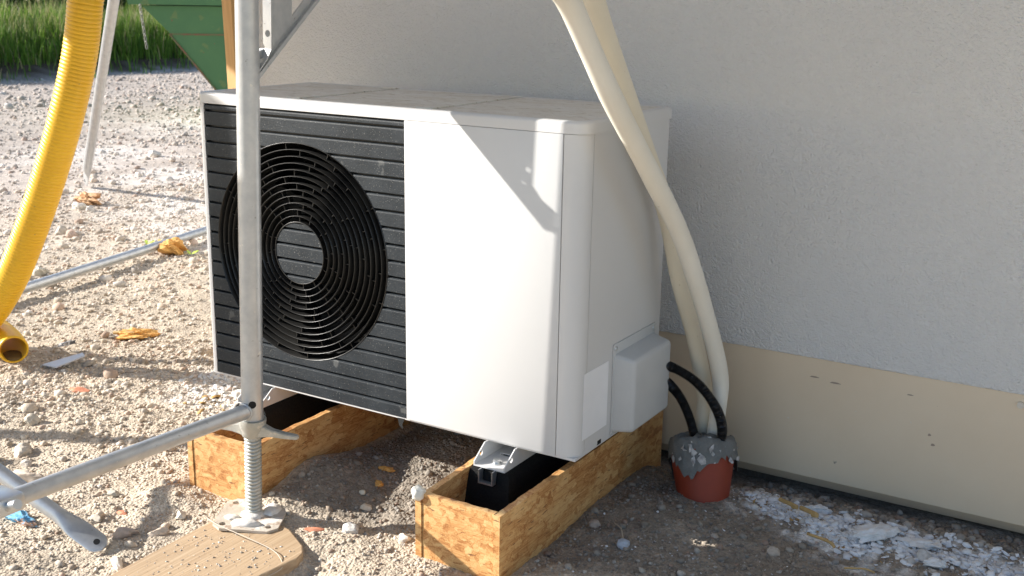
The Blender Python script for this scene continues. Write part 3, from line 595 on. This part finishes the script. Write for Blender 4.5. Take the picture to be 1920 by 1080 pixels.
for yy in (.177, .378):
    b = MB(); b.cyl((x1 + .002, yy, .211), (x1 + .006, yy, .211), .0055, .0045, n=16); b.cyl((x1 + .0058, yy, .211), (x1 + .0062, yy, .211), .002, n=6)
    s = b.build('screw', ZINC, None, smooth=40); s.parent = cv; s.data.transform(Matrix.Translation(-Vector(hp.location)))
MB().box(x1 - .003, x1 + .0006, .105, .122, .002, .012).build('drain_notch', DARK, hp)
# torn black film hanging under the grille corner
b = MB(); vs = [b.bm.verts.new(p) for p in ((.612, .006, .002), (.636, .004, .0), (.634, -.004, -.012), (.640, -.010, -.022), (.626, -.006, -.016))]; b.bm.faces.new(vs); b.build('film_tab', RUB, hp)
# feet brackets (fixed to the unit)
def circle(u, v, r, n=16): return [(u + r * math.cos(2 * math.pi * i / n), v + r * math.sin(2 * math.pi * i / n)) for i in range(n)]
for xa in (.142, .866):
    xb = xa + .082; b = MB()
    side = [[(-.050, -.045), (-.050, -.034), (-.006, -.0035), (.43, -.0035), (.43, -.045)], circle(-.022, -.024, .0062)]
    b.prism(side, lambda u, v, w_: (xa + w_, u, v), .0028); b.prism(side, lambda u, v, w_: (xb - .0028 + w_, u, v), .0028)
    slot = [(xa + .030 + .012 * math.cos(R(a)) + (.02 if math.cos(R(a)) > 0 else 0), .035 + .006 * math.sin(R(a))) for a in range(0, 360, 20)]
    b.prism([[(xa + .0029, -.050), (xb - .0029, -.050), (xb - .0029, .43), (xa + .0029, .43)], slot], lambda u, v, w_: (u, v, -.045 + w_), .0028)
    br = b.build('mounting_bracket', WHITE, hp)
    b = MB(); b.cyl((xa + .041, -.018, -.0415), (xa + .041, -.018, -.040), .012, n=24); b.cyl((xa + .041, -.018, -.040), (xa + .041, -.018, -.032), .0075, n=6); s = b.build('bolt', ZINC, None, smooth=30); s.parent = br; s.data.transform(Matrix.Translation(-Vector(hp.location)))
# ------------------------------------------------------------------ rubber feet and board boxes
def foot(cx, label):
    f = empty('rubber_foot', (cx, .2, -.2), label, 'mounting foot', 'black rubber feet carrying the heat pump')
    b = MB(); prof = [(-.085, -.24), (.085, -.24), (.082, -.150), (.060, -.135), (.052, -.060), (.044, -.0465), (-.044, -.0465), (-.052, -.060), (-.062, -.150)]
    b.prism([prof], lambda u, v, w_: (cx + u, -.085 + w_ + (v + .24) * .22, v), .50)
    b.build('block', RUB, f, smooth=30)
    b = MB(); b.prism([[(-.019, -.078), (.019, -.078), (.019, -.0458), (.016, -.0458), (.016, -.075), (-.016, -.075), (-.016, -.0458), (-.019, -.0458)]], lambda u, v, w_: (cx + u, -.062 + w_, v), .5)
    b.build('rail', ZINC, f)
    b = MB(); b.cyl((cx + .076, .01, -.140), (cx + .076, .01, -.150), .012, n=20); b.cyl((cx + .076, .01, -.140), (cx + .076, .01, -.130), .007, n=6); b.build('bolt', ZINC, f, smooth=30)
foot(.183, 'black rubber foot inside the left board box'); foot(.905, 'black rubber foot inside the right board box, under the white bracket')
def boardbox(xa, xb, ya, yb, zt, label, dips):
    f = empty('board_box', ((xa + xb) / 2, (ya + yb) / 2, -.2), label, 'board box', 'strand board boxes around the feet'); t = .0155
    rg = random.Random(int(xa * 100))
    def board(name, p, q, th, dip=0.):
        p, q = Vector(p), Vector(q); d = (q - p); L = d.length; d.normalize(); nn = Vector((-d.y, d.x)); n = max(6, int(L / .012))
        top = [(L * i / n, zt + rg.uniform(-.0012, .0012) - (dip * max(0, 1 - i / n * 3.2))) for i in range(n + 1)]
        lp = [(0, -.32), (L, -.32)] + top[::-1]
        b = MB(); b.prism([lp], lambda u, v, w_: (p.x + d.x * u + nn.x * w_, p.y + d.y * u + nn.y * w_, v), th); b.build(name, OSB, f)
    board('front_board', (xa + t + .0015, ya + .0015), (xb - t - .0015, ya + .0015), t)
    board('side_board', (xa + t, ya - .001), (xa + t, yb), t, dips); board('side_board', (xb, ya - .002), (xb, yb), t)
    board('back_board', (xa + t + .002, yb - t - .002), (xb - t - .002, yb - t - .002), t)
boardbox(.163, .372, -.240, .570, -.050, 'left strand board box under the heat pump behind the scaffold jack', 0)
boardbox(.835, 1.048, -.228, .585, -.050, 'right strand board box under the heat pump, front face in the sun', .012)
# ------------------------------------------------------------------ SCAFFOLD
def tube(P, r, name, m, parent=None, n=28): return link(name, sweep(P, r, n, raw=True), m, parent, smooth=60)
def flat_end_bar(a, b, r, label, name='diagonal_brace', grp='scaffold braces', flatlen=.07, curve=0.):
    """tube from a to b; the b end is squashed flat and has a bolt hole"""
    a, b = Vector(a), Vector(b); d = (b - a); L = d.length; d.normalize(); up = Vector((0, 0, 1)); s = d.cross(up).normalized(); u = s.cross(d).normalized()
    rot = Matrix.Rotation(R(curve), 3, d); s = rot @ s; u = rot @ u
    root = empty(name, b, label, 'scaffold brace', grp); q = bmesh.new(); n = 28; rows = []
    ts = [0, .3, .6, .9] + list(np.linspace(L - flatlen * 1.9, L, 16) / L); prev = None
    for t in sorted(ts):
        k = max(0, min(1, (t * L - (L - flatlen * 1.9)) / (flatlen * .9))); k = k * k * (3 - 2 * k); w1 = r * (1 + .45 * k); h1 = r * (1 - k) + .004 * k
        e = max(0, (t * L - (L - w1 * .9)) / (w1 * .9)); w1 *= math.sqrt(max(.06, 1 - (e * .92) ** 2)); c = a + d * t * L + (s * 0)
        row = [q.verts.new(c + s * w1 * math.cos(2 * math.pi * i / n) + u * h1 * math.sin(2 * math.pi * i / n)) for i in range(n)]
        if prev:
            for i in range(n): q.faces.new((prev[i], prev[(i + 1) % n], row[(i + 1) % n], row[i]))
        else: q.faces.new(row[::-1])
        prev = row
    q.faces.new(prev); mb = MB(); mb.merge(q); mb.build('tube', GALV, root, smooth=60)
    c = b - d * (flatlen * .30); mb = MB(); mb.cyl(c - u * .0046, c + u * .0046, r * .42, n=18); mb.build('bolt_hole', DARK, root)
    return root
PX, PY, PR = .448, -.29, .02415
sf = empty('scaffold_frame', (PX, PY, 0), 'galvanised steel scaffold frame standing in front of the heat pump', 'scaffold frame', 'scaffold frames')
def frame(root, px):
    tube([(px, PY, .052), (px, PY, .4), (px, PY, 1.2), (px, PY, 1.9)], PR, 'upright', GALV, root)
    tube([(px, -1.02, .052), (px, -1.02, 1.9)], PR, 'upright', GALV, root)
    tube([(px, PY - .010, .074), (px + .013, -1.01, .104)], .0172, 'bottom_tube', GALV, root)
    tube([(px, PY - .02, 1.87), (px, -1.0, 1.87)], .0215, 'top_tube', GALV, root)
frame(sf, PX)
b = MB(); b.cyl((PX + .0165, PY - .0169, .093), (PX + .0173, PY - .0177, .093), .0085, n=16); b.build('pin_hole', DARK, sf)
b = MB()   # weld bead where the bottom tube meets the upright
me_w = sweep([(PX + .0178 * math.cos(t), PY - .0205 - .004 * abs(math.sin(t)), .0745 + .0182 * math.sin(t)) for t in np.linspace(0, 2 * math.pi, 25)], .0028, 8, raw=True)
link('weld', me_w, GALV, sf, smooth=60)
# console gusset in the plane across the wall (towards the wall)
def gpt(u, v, w_): return (PX - .011 + w_, u, v)
gus = MB(); gus.prism([[(-.266, .807), (-.262, .807), (-.02, 1.012), (.10, 1.115), (.10, 1.16), (-.228, 1.16), (-.228, .862), (-.266, .852)],
                       [(-.148, .926), (-.148, 1.10), (.05, 1.10)]], gpt, .004)
gus.build('gusset_plate', GALV, sf)
b = MB(); b.prism([[(PX - .012, .872), (PX - .004, .862), (PX + .011, .862), (PX + .0115, 1.16), (PX - .012, 1.16)], circle(PX + .001, .893, .0072)], lambda u, v, w_: (u, -.2315 + w_, v), .003); b.build('gusset_flange', GALV, sf)
b = MB(); b.prism([[(PX - .02, .811), (PX + .002, .811), (PX + .0115, .843), (PX + .0115, .8615), (PX - .02, .8615)], circle(PX - .001, .838, .0058)], lambda u, v, w_: (u, -.2655 + (v - .811) * .66 + w_, v), .003); b.build('gusset_tab', GALV, sf)
b = MB(); b.prism([[(-.262, .8075), (-.02, 1.0125), (-.015, 1.005), (-.257, .8)]], lambda u, v, w_: (PX - .0115 + w_, u, v), .013); b.build('gusset_lip', GALV, sf)
tube([(PX, PY, 1.16), (PX, .42, 1.16)], .02, 'console_tube', GALV, sf)
# jack
jk = empty('base_jack', (PX, PY, -.19), 'threaded screw jack with wing nut and base plate on the plank', 'scaffold jack')
ths = MB(); P = []; zb, zt, pitch = -.178, .03, .0088; n = 30; turns = (zt - zb) / pitch; V, F = [], []
ns = int(turns * n); K = 7
for i in range(ns + 1):
    a = 2 * math.pi * i / n; z = zb + pitch * i / n; c, s_ = math.cos(a), math.sin(a)
    for k in range(K): f = k / (K - 1); r = .0158 + .0038 * math.sin(math.pi * f) ** .7; V.append((PX + r * c, PY + r * s_, z + pitch * (f - .5)))
for i in range(ns):
    for k in range(K - 1): F.append((i * K + k, (i + 1) * K + k, (i + 1) * K + k + 1, i * K + k + 1))
me = bpy.data.meshes.new('th'); me.from_pydata(V, [], F); me.update(); link('threaded_spindle', me, GALVD, jk, smooth=180)
prof = [(.0195, .008), (.0235, .012), (.024, .022), (.0285, .032), (.0305, .045), (.0305, .0515), (.025, .052)]; V, F = [], []; n = 32
for r, z in prof:
    for i in range(n): V.append((PX + r * math.cos(2 * math.pi * i / n), PY + r * math.sin(2 * math.pi * i / n), z))
for k in range(len(prof) - 1):
    for i in range(n): j = (i + 1) % n; F.append((k * n + i, k * n + j, (k + 1) * n + j, (k + 1) * n + i))
me = bpy.data.meshes.new('nut'); me.from_pydata(V, [], F); me.update(); nut = link('wing_nut', me, GALVD, jk, smooth=60)
for ang, L in ((17, .112), (197, .105)):
    a = R(ang); dx, dy = math.cos(a), math.sin(a); b = MB(); q = bmesh.new(); rows = []
    for t, hw_, zt_, zb_ in ((.018, .013, .045, .012), (.032, .010, .038, .014), (.05, .008, .032, .016), (.08, .0085, .0285, .0165), (L - .004, .0075, .027, .018), (L, .004, .026, .019)):
        rows.append([q.verts.new((PX + dx * t - dy * s1 * hw_, PY + dy * t + dx * s1 * hw_, z)) for s1, z in ((-1, zb_), (1, zb_), (1, zt_), (-1, zt_))])
    for i in range(len(rows) - 1):
        for k in range(4): q.faces.new((rows[i][k], rows[i][(k + 1) % 4], rows[i + 1][(k + 1) % 4], rows[i + 1][k]))
    q.faces.new(rows[0][::-1]); q.faces.new(rows[-1]); bmesh.ops.recalc_face_normals(q, faces=q.faces[:]); bmesh.ops.bevel(q, geom=q.edges[:], offset=.0018, segments=2, affect='EDGES')
    b.merge(q); wv = b.build('wing', GALVD, None, smooth=50); wv.parent = nut; wv.data.transform(Matrix.Translation(-Vector(jk.location)))
BPL = mat('plate_steel', (.50, .43, .34), .7, .15, var=(.66, .60, .52), vscale=22, spots=[((.34, .22, .14), 40, .62, .7), ((.78, .75, .7), 26, .60, .8)], bump=.5, bscale=120, bdist=.002)
b = MB(); th = R(28); rot = Matrix.Translation((PX + .004, PY - .01, -.1865)) @ Matrix.Rotation(th, 4, 'Z'); h = .074; cut = .02
oc = [(-h + cut, -h), (h - cut, -h), (h, -h + cut), (h, h - cut), (h - cut, h), (-h + cut, h), (-h, h - cut), (-h, -h + cut)]
b.prism([oc] + [circle(sx * .052, sy * .052, .008) for sx in (-1, 1) for sy in (-1, 1)], lambda u, v, w_: tuple(rot @ Vector((u, v, w_))), .006); b.build('base_plate', BPL, jk, smooth=30)
b = MB()
for (u, v, ru, rv, hh) in ((.0, -.045, .034, .016, .012), (.04, .028, .02, .03, .012), (-.04, -.02, .018, .014, .006), (0, 0, .027, .027, .010), (-.012, .045, .025, .015, .008)):
    q = bmesh.new(); bmesh.ops.create_uvsphere(q, u_segments=20, v_segments=10, radius=1)
    for vtx in q.verts:
        p = vtx.co; k_ = 1 + .18 * math.sin(p.x * 7 + u * 90) * math.cos(p.y * 6 + v * 50); vtx.co = rot @ Vector((u + p.x * ru * k_, v + p.y * rv * k_, .005 + p.z * hh))
    b.merge(q)
b.build('mortar_splash', mat('mortar_splash', (.70, .64, .55), .85, var=(.78, .75, .70), vscale=40, bump=.5, bscale=160, bdist=.002), jk, smooth=180)
# plank under the jack
b = MB(); b.prism([[(.372, -1.5), (.367, -.654), (.357, -.300), (.40, -.270), (.535, -.295), (.612, -.338), (.634, -.362), (.640, -.39), (.625, -.49), (.61, -1.5)]], lambda u, v, w_: (u, v, -.224 + w_), .0345)
pk = b.build('wooden_plank', PLANK); tag(pk, 'weathered wooden plank lying under the scaffold jack', 'plank')
m = pk.modifiers.new('bev', 'BEVEL'); m.width = .003; m.segments = 2
twig([(.36, -.375, -.176), (.42, -.395, -.170), (.50, -.40, -.172), (.575, -.40, -.180), (.612, -.41, -.186), (.635, -.43, -.195), (.628, -.47, -.20)], .0009, 'thin pale string lying across the jack plate and plank', mat('string', (.6, .52, .42), .8))
n_ = 420; xs = RNG.uniform(.38, .62, n_); ys = RNG.uniform(-.75, -.36, n_)
cr = link('plank_crumbs', npmesh('plank_crumbs', *stones(np.c_[xs, ys, np.full(n_, -.1895)], .0008 + .0026 * RNG.uniform(0, 1, n_) ** 3, np.clip(PAL[RNG.integers(0, 8, n_)] * RNG.uniform(.7, 1.3, (n_, 1)), 0, 1), sub=1)), STONEM)
tag(cr, 'soil crumbs and grit scattered on the wooden plank', 'grit', kind='stuff')
flat_end_bar((-1.86, -.985, .85), (.262, -.578, -.190), .0168, 'diagonal scaffold brace with flattened holed end resting on the ground at lower left', curve=25)
flat_end_bar((-1.55, 1.24, 1.55), (-3.613, 2.467, -.172), .026, 'thin leaning scaffold brace right of the yellow pipe, flattened foot on the gravel', curve=80, flatlen=.1)
o = tube([(-1.68, .42, -.172), (-1.706, .669, -.168), (-1.80, 1.23, -.160), (-1.90, 1.769, -.155), (-2.0, 2.35, -.150)], .0205, 'low_tube', GALV); tag(o, 'straight grey scaffold tube lying low over the gravel behind the yellow pipe', 'scaffold tube')
b = MB(); b.box(PX - .035, PX + .03, -.965, -.895, .085, .12, bev=.008); b.cyl((PX + .02, -.93, .1), (PX + .055, -.93, .115), .009, n=12); cl = b.build('tube_clamp', ZINC, smooth=40)
tag(cl, 'galvanised wedge clamp on the bottom scaffold tube at the left edge', 'clamp')
DECKM = mat('deck_grey', (.16, .15, .14), .8, var=(.22, .20, .18), vscale=5)
sf.location.x -= .0185; sf.rotation_euler.y = .04
jk.location.x += .04 * -.19 - .0185; jk.rotation_euler.y = .04
# second frame and the deck boards overhead (their shadows fall into the picture)
s2 = empty('scaffold_frame', (-2.145, PY, 0), 'second scaffold frame further left, outside the picture', 'scaffold frame', 'scaffold frames'); frame(s2, -2.145)
for k, (ya, yb) in enumerate(((-1.02, -.70), (-.69, -.37), (-.36, -.05), (-.04, .38))):
    b = MB(); b.box(-2.66, 3.3, ya, yb, 1.925, 1.965, bev=.003); tag(b.build('deck_board', DECKM), ('outermost', 'second', 'third', 'innermost')[k] + ' scaffold deck board high over the heat pump', 'deck board', 'scaffold deck boards')
b = MB(); b.box(-1.225, .25, -1.055, -1.043, .925, 1.45); tag(b.build('shade_sheet', PLANK), 'unseen sheet added at the outer side of the scaffold to shade the ground', 'shade blocker')  # sheet added out of view to keep sun off the ground at lower right
# ------------------------------------------------------------------ HOSES, PIPES
def tagsweep(name, P, r, m, label, cat, grp, **k):
    o = link(name, sweep(P, r, 28, **k), m, smooth=180 if name == 'insulated_hose' else 40); tag(o, label, cat, grp); return o
A = [(1.145, -0.5, 1.2), (1.15, -0.272, 1.023), (1.155, -0.196, 0.97), (1.165, -0.127, 0.885), (1.18, -0.049, 0.783), (1.195, 0.113, 0.619), (1.208, 0.238, 0.487), (1.22, 0.321, 0.364), (1.238, 0.408, 0.199), (1.248, 0.452, 0.089), (1.25, 0.445, 0.02), (1.24, 0.447, -0.12)]
Bp = [(1.14, -0.26, 1.25), (1.135, -0.06, 0.971), (1.135, 0.023, 0.869), (1.135, 0.118, 0.757), (1.135, 0.238, 0.621), (1.14, 0.328, 0.501), (1.155, 0.384, 0.342), (1.178, 0.453, 0.171), (1.2, 0.478, 0.03), (1.205, 0.462, -0.04), (1.203, 0.47, -0.12)]
tagsweep('insulated_hose', A, .0215, HOSEM, 'cream foam covered hose, the front one crossing the unit corner', 'insulated hose', 'cream hoses beside the unit', samples=160, rfun=lambda q: max(.0198, .0236 - .0026 * q) + .0004 * math.sin(q * 23))
tagsweep('insulated_hose', Bp, .0212, HOSEY, 'yellowish cream foam covered hose, the rear one half hidden', 'insulated hose', 'cream hoses beside the unit', samples=160, rfun=lambda q: max(.0198, .0236 - .0026 * q) + .0004 * math.sin(q * 23))
b1 = [(1.128, .342, .134), (1.150, .385, .118), (1.2, .398, .093), (1.245, .393, .059), (1.27, .405, .010), (1.275, .413, -.040), (1.265, .398, -.076), (1.250, .372, -.088), (1.232, .368, -.080)]
b2 = [(1.128, .352, .102), (1.145, .395, .067), (1.170, .408, .031), (1.198, .405, -.019), (1.215, .40, -.070), (1.22, .405, -.11)]
rf = lambda s: .0112 + .0014 * math.sin(s / .0042 * 2 * math.pi)
tagsweep('black_hose', b1, .0125, BLKH, 'black corrugated hose in a wide loop from valve cover to terracotta pipe', 'black hose', 'black hoses beside the unit', samples=420, rfun=rf)
tagsweep('black_hose', b2, .0125, BLKH, 'black corrugated hose in a tight curve nearer the unit', 'black hose', 'black hoses beside the unit', samples=300, rfun=rf)
# terracotta sleeve
pp = empty('sleeve_pipe', (1.235, .41, -.25), 'terracotta red ground pipe with grey mortar plug around the hoses', 'pipe')
ax0, ax1 = Vector((1.256, .378, -.275)), Vector((1.217, .440, -.082)); b = MB(); b.cyl(ax0, ax0.lerp(ax1, .95), .051, .080, n=48, caps=False); b.cyl(ax0, ax0.lerp(ax1, .86), .050, .070, n=48); b.build('pipe_body', POT, pp, smooth=60)
rg = np.random.default_rng(5); n = 96; V, F = [], []; rad = [0, .02, .04, .058, .070, .079, .083, .084]
axd = (ax1 - ax0).normalized(); tu = axd.cross(Vector((0, 1, 0))).normalized(); tv = axd.cross(tu).normalized()
for k, r in enumerate(rad):
    for i in range(n):
        a = 2 * math.pi * i / n; nzv = float(vnoise(np.array(r * 60 + math.cos(a) * 3), np.array(math.sin(a) * 3 + k), 3)); nzv += .6 * float(vnoise(np.array(r * 150 + math.cos(a) * 9), np.array(math.sin(a) * 9 + k), 13)); jag = .012 + .085 * max(0, float(vnoise(np.array(a * 1.3), np.array(2.3), 7)) + .35) + .016 * abs(float(vnoise(np.array(a * 9.0), np.array(5.0), 8)))
        h_ = (.012 - .12 * r * r / .08 + .009 * nzv) if k < 5 else (.004, -.008, -.018 - jag * 1.2)[k - 5] + .002 * nzv
        p = ax1 + tu * (r * math.cos(a) * (1 + .05 * nzv)) + tv * (r * math.sin(a) * (1 + .05 * nzv)) + axd * (h_ + .010); V.append(p[:])
for k in range(len(rad) - 1):
    for i in range(n): j = (i + 1) % n; F.append((k * n + i, k * n + j, (k + 1) * n + j, (k + 1) * n + i))
me = bpy.data.meshes.new('mo'); me.from_pydata(V, [], F); me.update(); link('mortar_plug', me, MORTAR, pp, smooth=180)
rgp = random.Random(8); pm = MB()
for i in range(22):
    a = math.atan2(0, 1) + R(rgp.uniform(0, 360)); rr_ = rgp.uniform(.081, .0845); c = ax1 + tu * rr_ * math.cos(a) + tv * rr_ * math.sin(a) - axd * rgp.uniform(.004, .045)
    t1 = (-tu * math.sin(a) + tv * math.cos(a)); ou = tu * math.cos(a) + tv * math.sin(a); sz = rgp.uniform(.003, .011)
    pts = [c + t1 * sz * math.cos(t) * rgp.uniform(.3, 1.5) + axd * sz * math.sin(t) * rgp.uniform(.4, 1.8) + ou * rgp.uniform(-.004, .006) for t in (0, 1.1, 2.2, 3.3, 4.3, 5.4)]
    vs = [pm.bm.verts.new(p) for p in pts]; ce = pm.bm.verts.new(c + ou * .004)
    for q_ in range(6): pm.bm.faces.new((vs[q_], vs[(q_ + 1) % 6], ce))
pw = pm.build('torn_paper', PAPER, pp); pw['kind'] = 'stuff'
# yellow drain pipe
yp = empty('drain_pipe', (-.95, .1, -.15), 'yellow corrugated drain pipe hanging down to the gravel at left', 'drain pipe')
Y = [(-.60, .20, 1.30), (-.603, .19, 1.033), (-.597, .168, .945), (-.631, .162, .796), (-.681, .138, .619), (-.769, .126, .432), (-.853, .108, .263), (-.953, .095, .100), (-1.068, .085, -.033), (-1.20, .10, -.11), (-1.34, .15, -.135)]
rfy = lambda s: .0470 + .0026 * (abs(math.sin(s / .0115 * math.pi)) ** .6)
link('corrugated_tube', sweep(Y, .05, 40, samples=1500, rfun=rfy), YEL, yp, smooth=180)
# smooth socket end with an open mouth
mc = [(-1.29, .20, -.128), (-1.18, .173, -.131), (-1.09, .143, -.134), (-1.02, .115, -.137), (-.972, .090, -.139)]
def rim(s): return .0445
so = link('socket', sweep(mc, .0445, 40, cap=False, rfun=rim), YEL, yp, smooth=180)
mi = link('socket_inside', sweep(mc, .0395, 40, cap=False), YELI, None, smooth=180); mi.parent = so; mi.data.transform(Matrix.Translation(-Vector(yp.location)))
d = (Vector(mc[-1]) - Vector(mc[-2])).normalized(); e = Vector(mc[-1]); uu = d.cross(Vector((0, 0, 1))).normalized(); vv_ = uu.cross(d)
q = []; 
for r in (.0385, .0395, .0415, .0440, .0455, .0445):
    q.append([e + d * {.0385: -.003, .0395: .0005, .0415: .002, .0440: .0008, .0455: -.003, .0445: -.02}[r] + (uu * math.cos(2 * math.pi * i / 40) + vv_ * math.sin(2 * math.pi * i / 40)) * r for i in range(40)])
V = [p[:] for rw in q for p in rw]; F = [(k * 40 + i, k * 40 + (i + 1) % 40, (k + 1) * 40 + (i + 1) % 40, (k + 1) * 40 + i) for k in range(5) for i in range(40)]
me = bpy.data.meshes.new('rim'); me.from_pydata(V, [], F); me.update(); ri = link('rim', me, YEL, None, smooth=180); ri.parent = so; ri.data.transform(Matrix.Translation(-Vector(yp.location)))
q = bmesh.new(); bmesh.ops.create_uvsphere(q, u_segments=20, v_segments=10, radius=1); 
for v in q.verts: v.co = e - d * .045 + d * v.co.x * .05 + uu * v.co.y * .034 + vv_ * (v.co.z * .008 - .034)
b = MB(); q.verts.ensure_lookup_table(); b.merge(q); mu = b.build('mud', MUD, None, smooth=180); mu.parent = so; mu.data.transform(Matrix.Translation(-Vector(yp.location)))
# ------------------------------------------------------------------ BACKGROUND: skip
cr_, fr_ = Vector((.854, .52, 0)).normalized(), Vector((-.52, .854, 0)).normalized()
SK = Vector((-5.72, 5.12, 0))
sk = empty('skip_container', (SK.x, SK.y, -.2), 'green painted steel skip with sloping end behind the unit', 'skip')
def sw(u, d_, z): p = SK + cr_ * u + fr_ * d_; return (p.x, p.y, z)
b = MB(); b.prism([[(-.235, .838), (.0, .603), (.42, .08), (.58, -.14), (2.4, -.14), (2.4, .838)]], lambda u, v, w_: sw(u, w_, v), 1.7); b.build('hopper', GREEN, sk)
b = MB(); b.prism([[(-.335, .846), (2.5, .846), (2.5, 1.25), (-.42, 1.25)]], lambda u, v, w_: sw(u, w_ - .05, v), 1.8); b.build('rim_box', GREEN, sk)
b = MB(); b.prism([[(.008, .600), (.412, .098), (.424, .086), (.402, .086), (-.004, .594)]], lambda u, v, w_: sw(u - .006, w_ - .012, v), .03); b.build('rusty_edge', RUST, sk)
b = MB(); b.prism([[(0.0, .603), (2.4, .603), (2.4, .588), (.012, .588)]], lambda u, v, w_: sw(u, w_ - .006, v), .02); b.build('weld_seam', RUST, sk)
ch = MB()
for k in range(12):
    z = .83 - k * .031; c = Vector(sw(-.215 + .003 * k, -.10, z)); q = bmesh.new(); P = []
    t = [(0.009 * math.cos(a), .021 * math.sin(a)) for a in np.linspace(0, 2 * math.pi, 15)[:-1]]; ax = cr_ if k % 2 else (cr_ * .5 + fr_ * .8).normalized()
    C = [c + ax * u + Vector((0, 0, v)) for u, v in t]; C.append(C[0]); me = sweep([x_[:] for x_ in C], .0036, 6, raw=True, cap=False); ch.bm.from_mesh(me); bpy.data.meshes.remove(me)
ch.build('chain', CHAIN, sk, smooth=180)
# ------------------------------------------------------------------ grass verge
def blades(n, xr, yr, hmin, hmax, wd, tip=False):
    x = RNG.uniform(*xr, n); y = RNG.uniform(*yr, n); z = ground_z(x, y, False); h = RNG.uniform(hmin, hmax, n) * (.82 + .25 * vnoise(x / .6, y / .6, 60)) ; a = RNG.uniform(0, 6.283, n)
    ln = RNG.uniform(.05, .38, n) * h; la = RNG.uniform(0, 6.283, n); w0 = wd * RNG.uniform(.6, 1.4, n); V = []; 
    for t, wf in ((0, 1), (.4, .9), (.75, .6), (1, .05)):
        cx = x + ln * np.cos(la) * t ** 2; cy = y + ln * np.sin(la) * t ** 2; cz = z + h * t - ln * .25 * t ** 3
        V += [np.c_[cx - w0 * wf * np.cos(a), cy - w0 * wf * np.sin(a), cz], np.c_[cx + w0 * wf * np.cos(a), cy + w0 * wf * np.sin(a), cz]]
    V = np.stack(V, 1); b = np.arange(n)[:, None] * 8; F = np.concatenate([np.c_[b + 2 * k, b + 2 * k + 1, b + 2 * k + 3, b + 2 * k + 2] for k in range(3)])
    gcol = np.array([(.15, .27, .03), (.10, .21, .025), (.20, .32, .05), (.07, .15, .02), (.42, .38, .18)])[RNG.choice(5, n, p=[.3, .25, .22, .13, .10] if not tip else [.1, .1, .1, .1, .6])] * RNG.uniform(.8, 1.2, (n, 1))
    return V.reshape(-1, 3), F, np.repeat(gcol, 8, 0)
pr = [blades(26000, (-14.2, -11.75), (4, 15), .34, .70, .0055), blades(9000, (-12.2, -11.5), (4, 15), .2, .5, .007), blades(5000, (-13.5, -11.8), (4, 15), .6, .88, .0036, True), blades(700, (-11.9, -11.05), (4, 15), .08, .35, .009), blades(160, (-11.3, -10.7), (4, 15), .04, .14, .008)]
off = 0; VV = []; FF = []; CC = []
for v, f, c in pr: VV.append(v); FF.append(f + off); CC.append(c); off += len(v)
g = link('tall_grass', npmesh('tall_grass', np.concatenate(VV), np.concatenate(FF), np.concatenate(CC)), LEAFM); tag(g, 'tall green meadow grass along the earth bank in the background', 'grass', kind='stuff')
def leafcloud(cx, cy, cz, rx, ry, rz_, n, s, colr):
    d = RNG.normal(0, 1, (n, 3)); d /= np.linalg.norm(d, axis=1)[:, None]; r = RNG.uniform(.3, 1, n) ** .5; lob = 1 + .25 * vnoise(d[:, 0] * 3 + cx, d[:, 2] * 3 + cy, 71)
    C = np.c_[cx + d[:, 0] * rx * r * lob, cy + d[:, 1] * ry * r * lob, cz + d[:, 2] * rz_ * r * lob]
    u = RNG.normal(0, 1, (n, 3)); u /= np.linalg.norm(u, axis=1)[:, None]; v = np.cross(u, RNG.normal(0, 1, (n, 3))); v /= np.linalg.norm(v, axis=1)[:, None]; sz = (s * RNG.uniform(.6, 1.3, n))[:, None]
    V = np.stack([C - u * sz, C + v * sz * .5, C + u * sz, C - v * sz * .5], 1).reshape(-1, 3); F = np.arange(4 * n).reshape(-1, 4)
    return V, F, np.repeat(np.array(colr)[None] * RNG.uniform(.6, 1.3, (n, 1)), 4, 0)
names = ['dark bush at the far left behind the meadow grass', 'dark bush behind the grass left of the yellow pipe', 'dark bush behind the grass right behind the yellow pipe', 'dark bush behind the grass left of the skip', 'dark bush behind the green skip', 'dark bush furthest right behind the skip']
for k in range(6):
    cy = 6.4 + k * 2.2; cx = -16.6 + .5 * math.sin(k * 2.1); bs = empty('bush', (cx, cy, .15), names[k], 'bush', 'dark bushes behind the grass')
    v, f, c = leafcloud(cx, cy, 1.2, 1.2, 1.5, 1.35, 9000, .055, (.035, .075, .018)); link('crown', npmesh('crown', v, f, c), LEAFM, bs)
    b = MB(); b.cyl((cx, cy, -.1), (cx, cy, 1.4), .05, .02, n=10); b.build('stem', EARTH, bs)
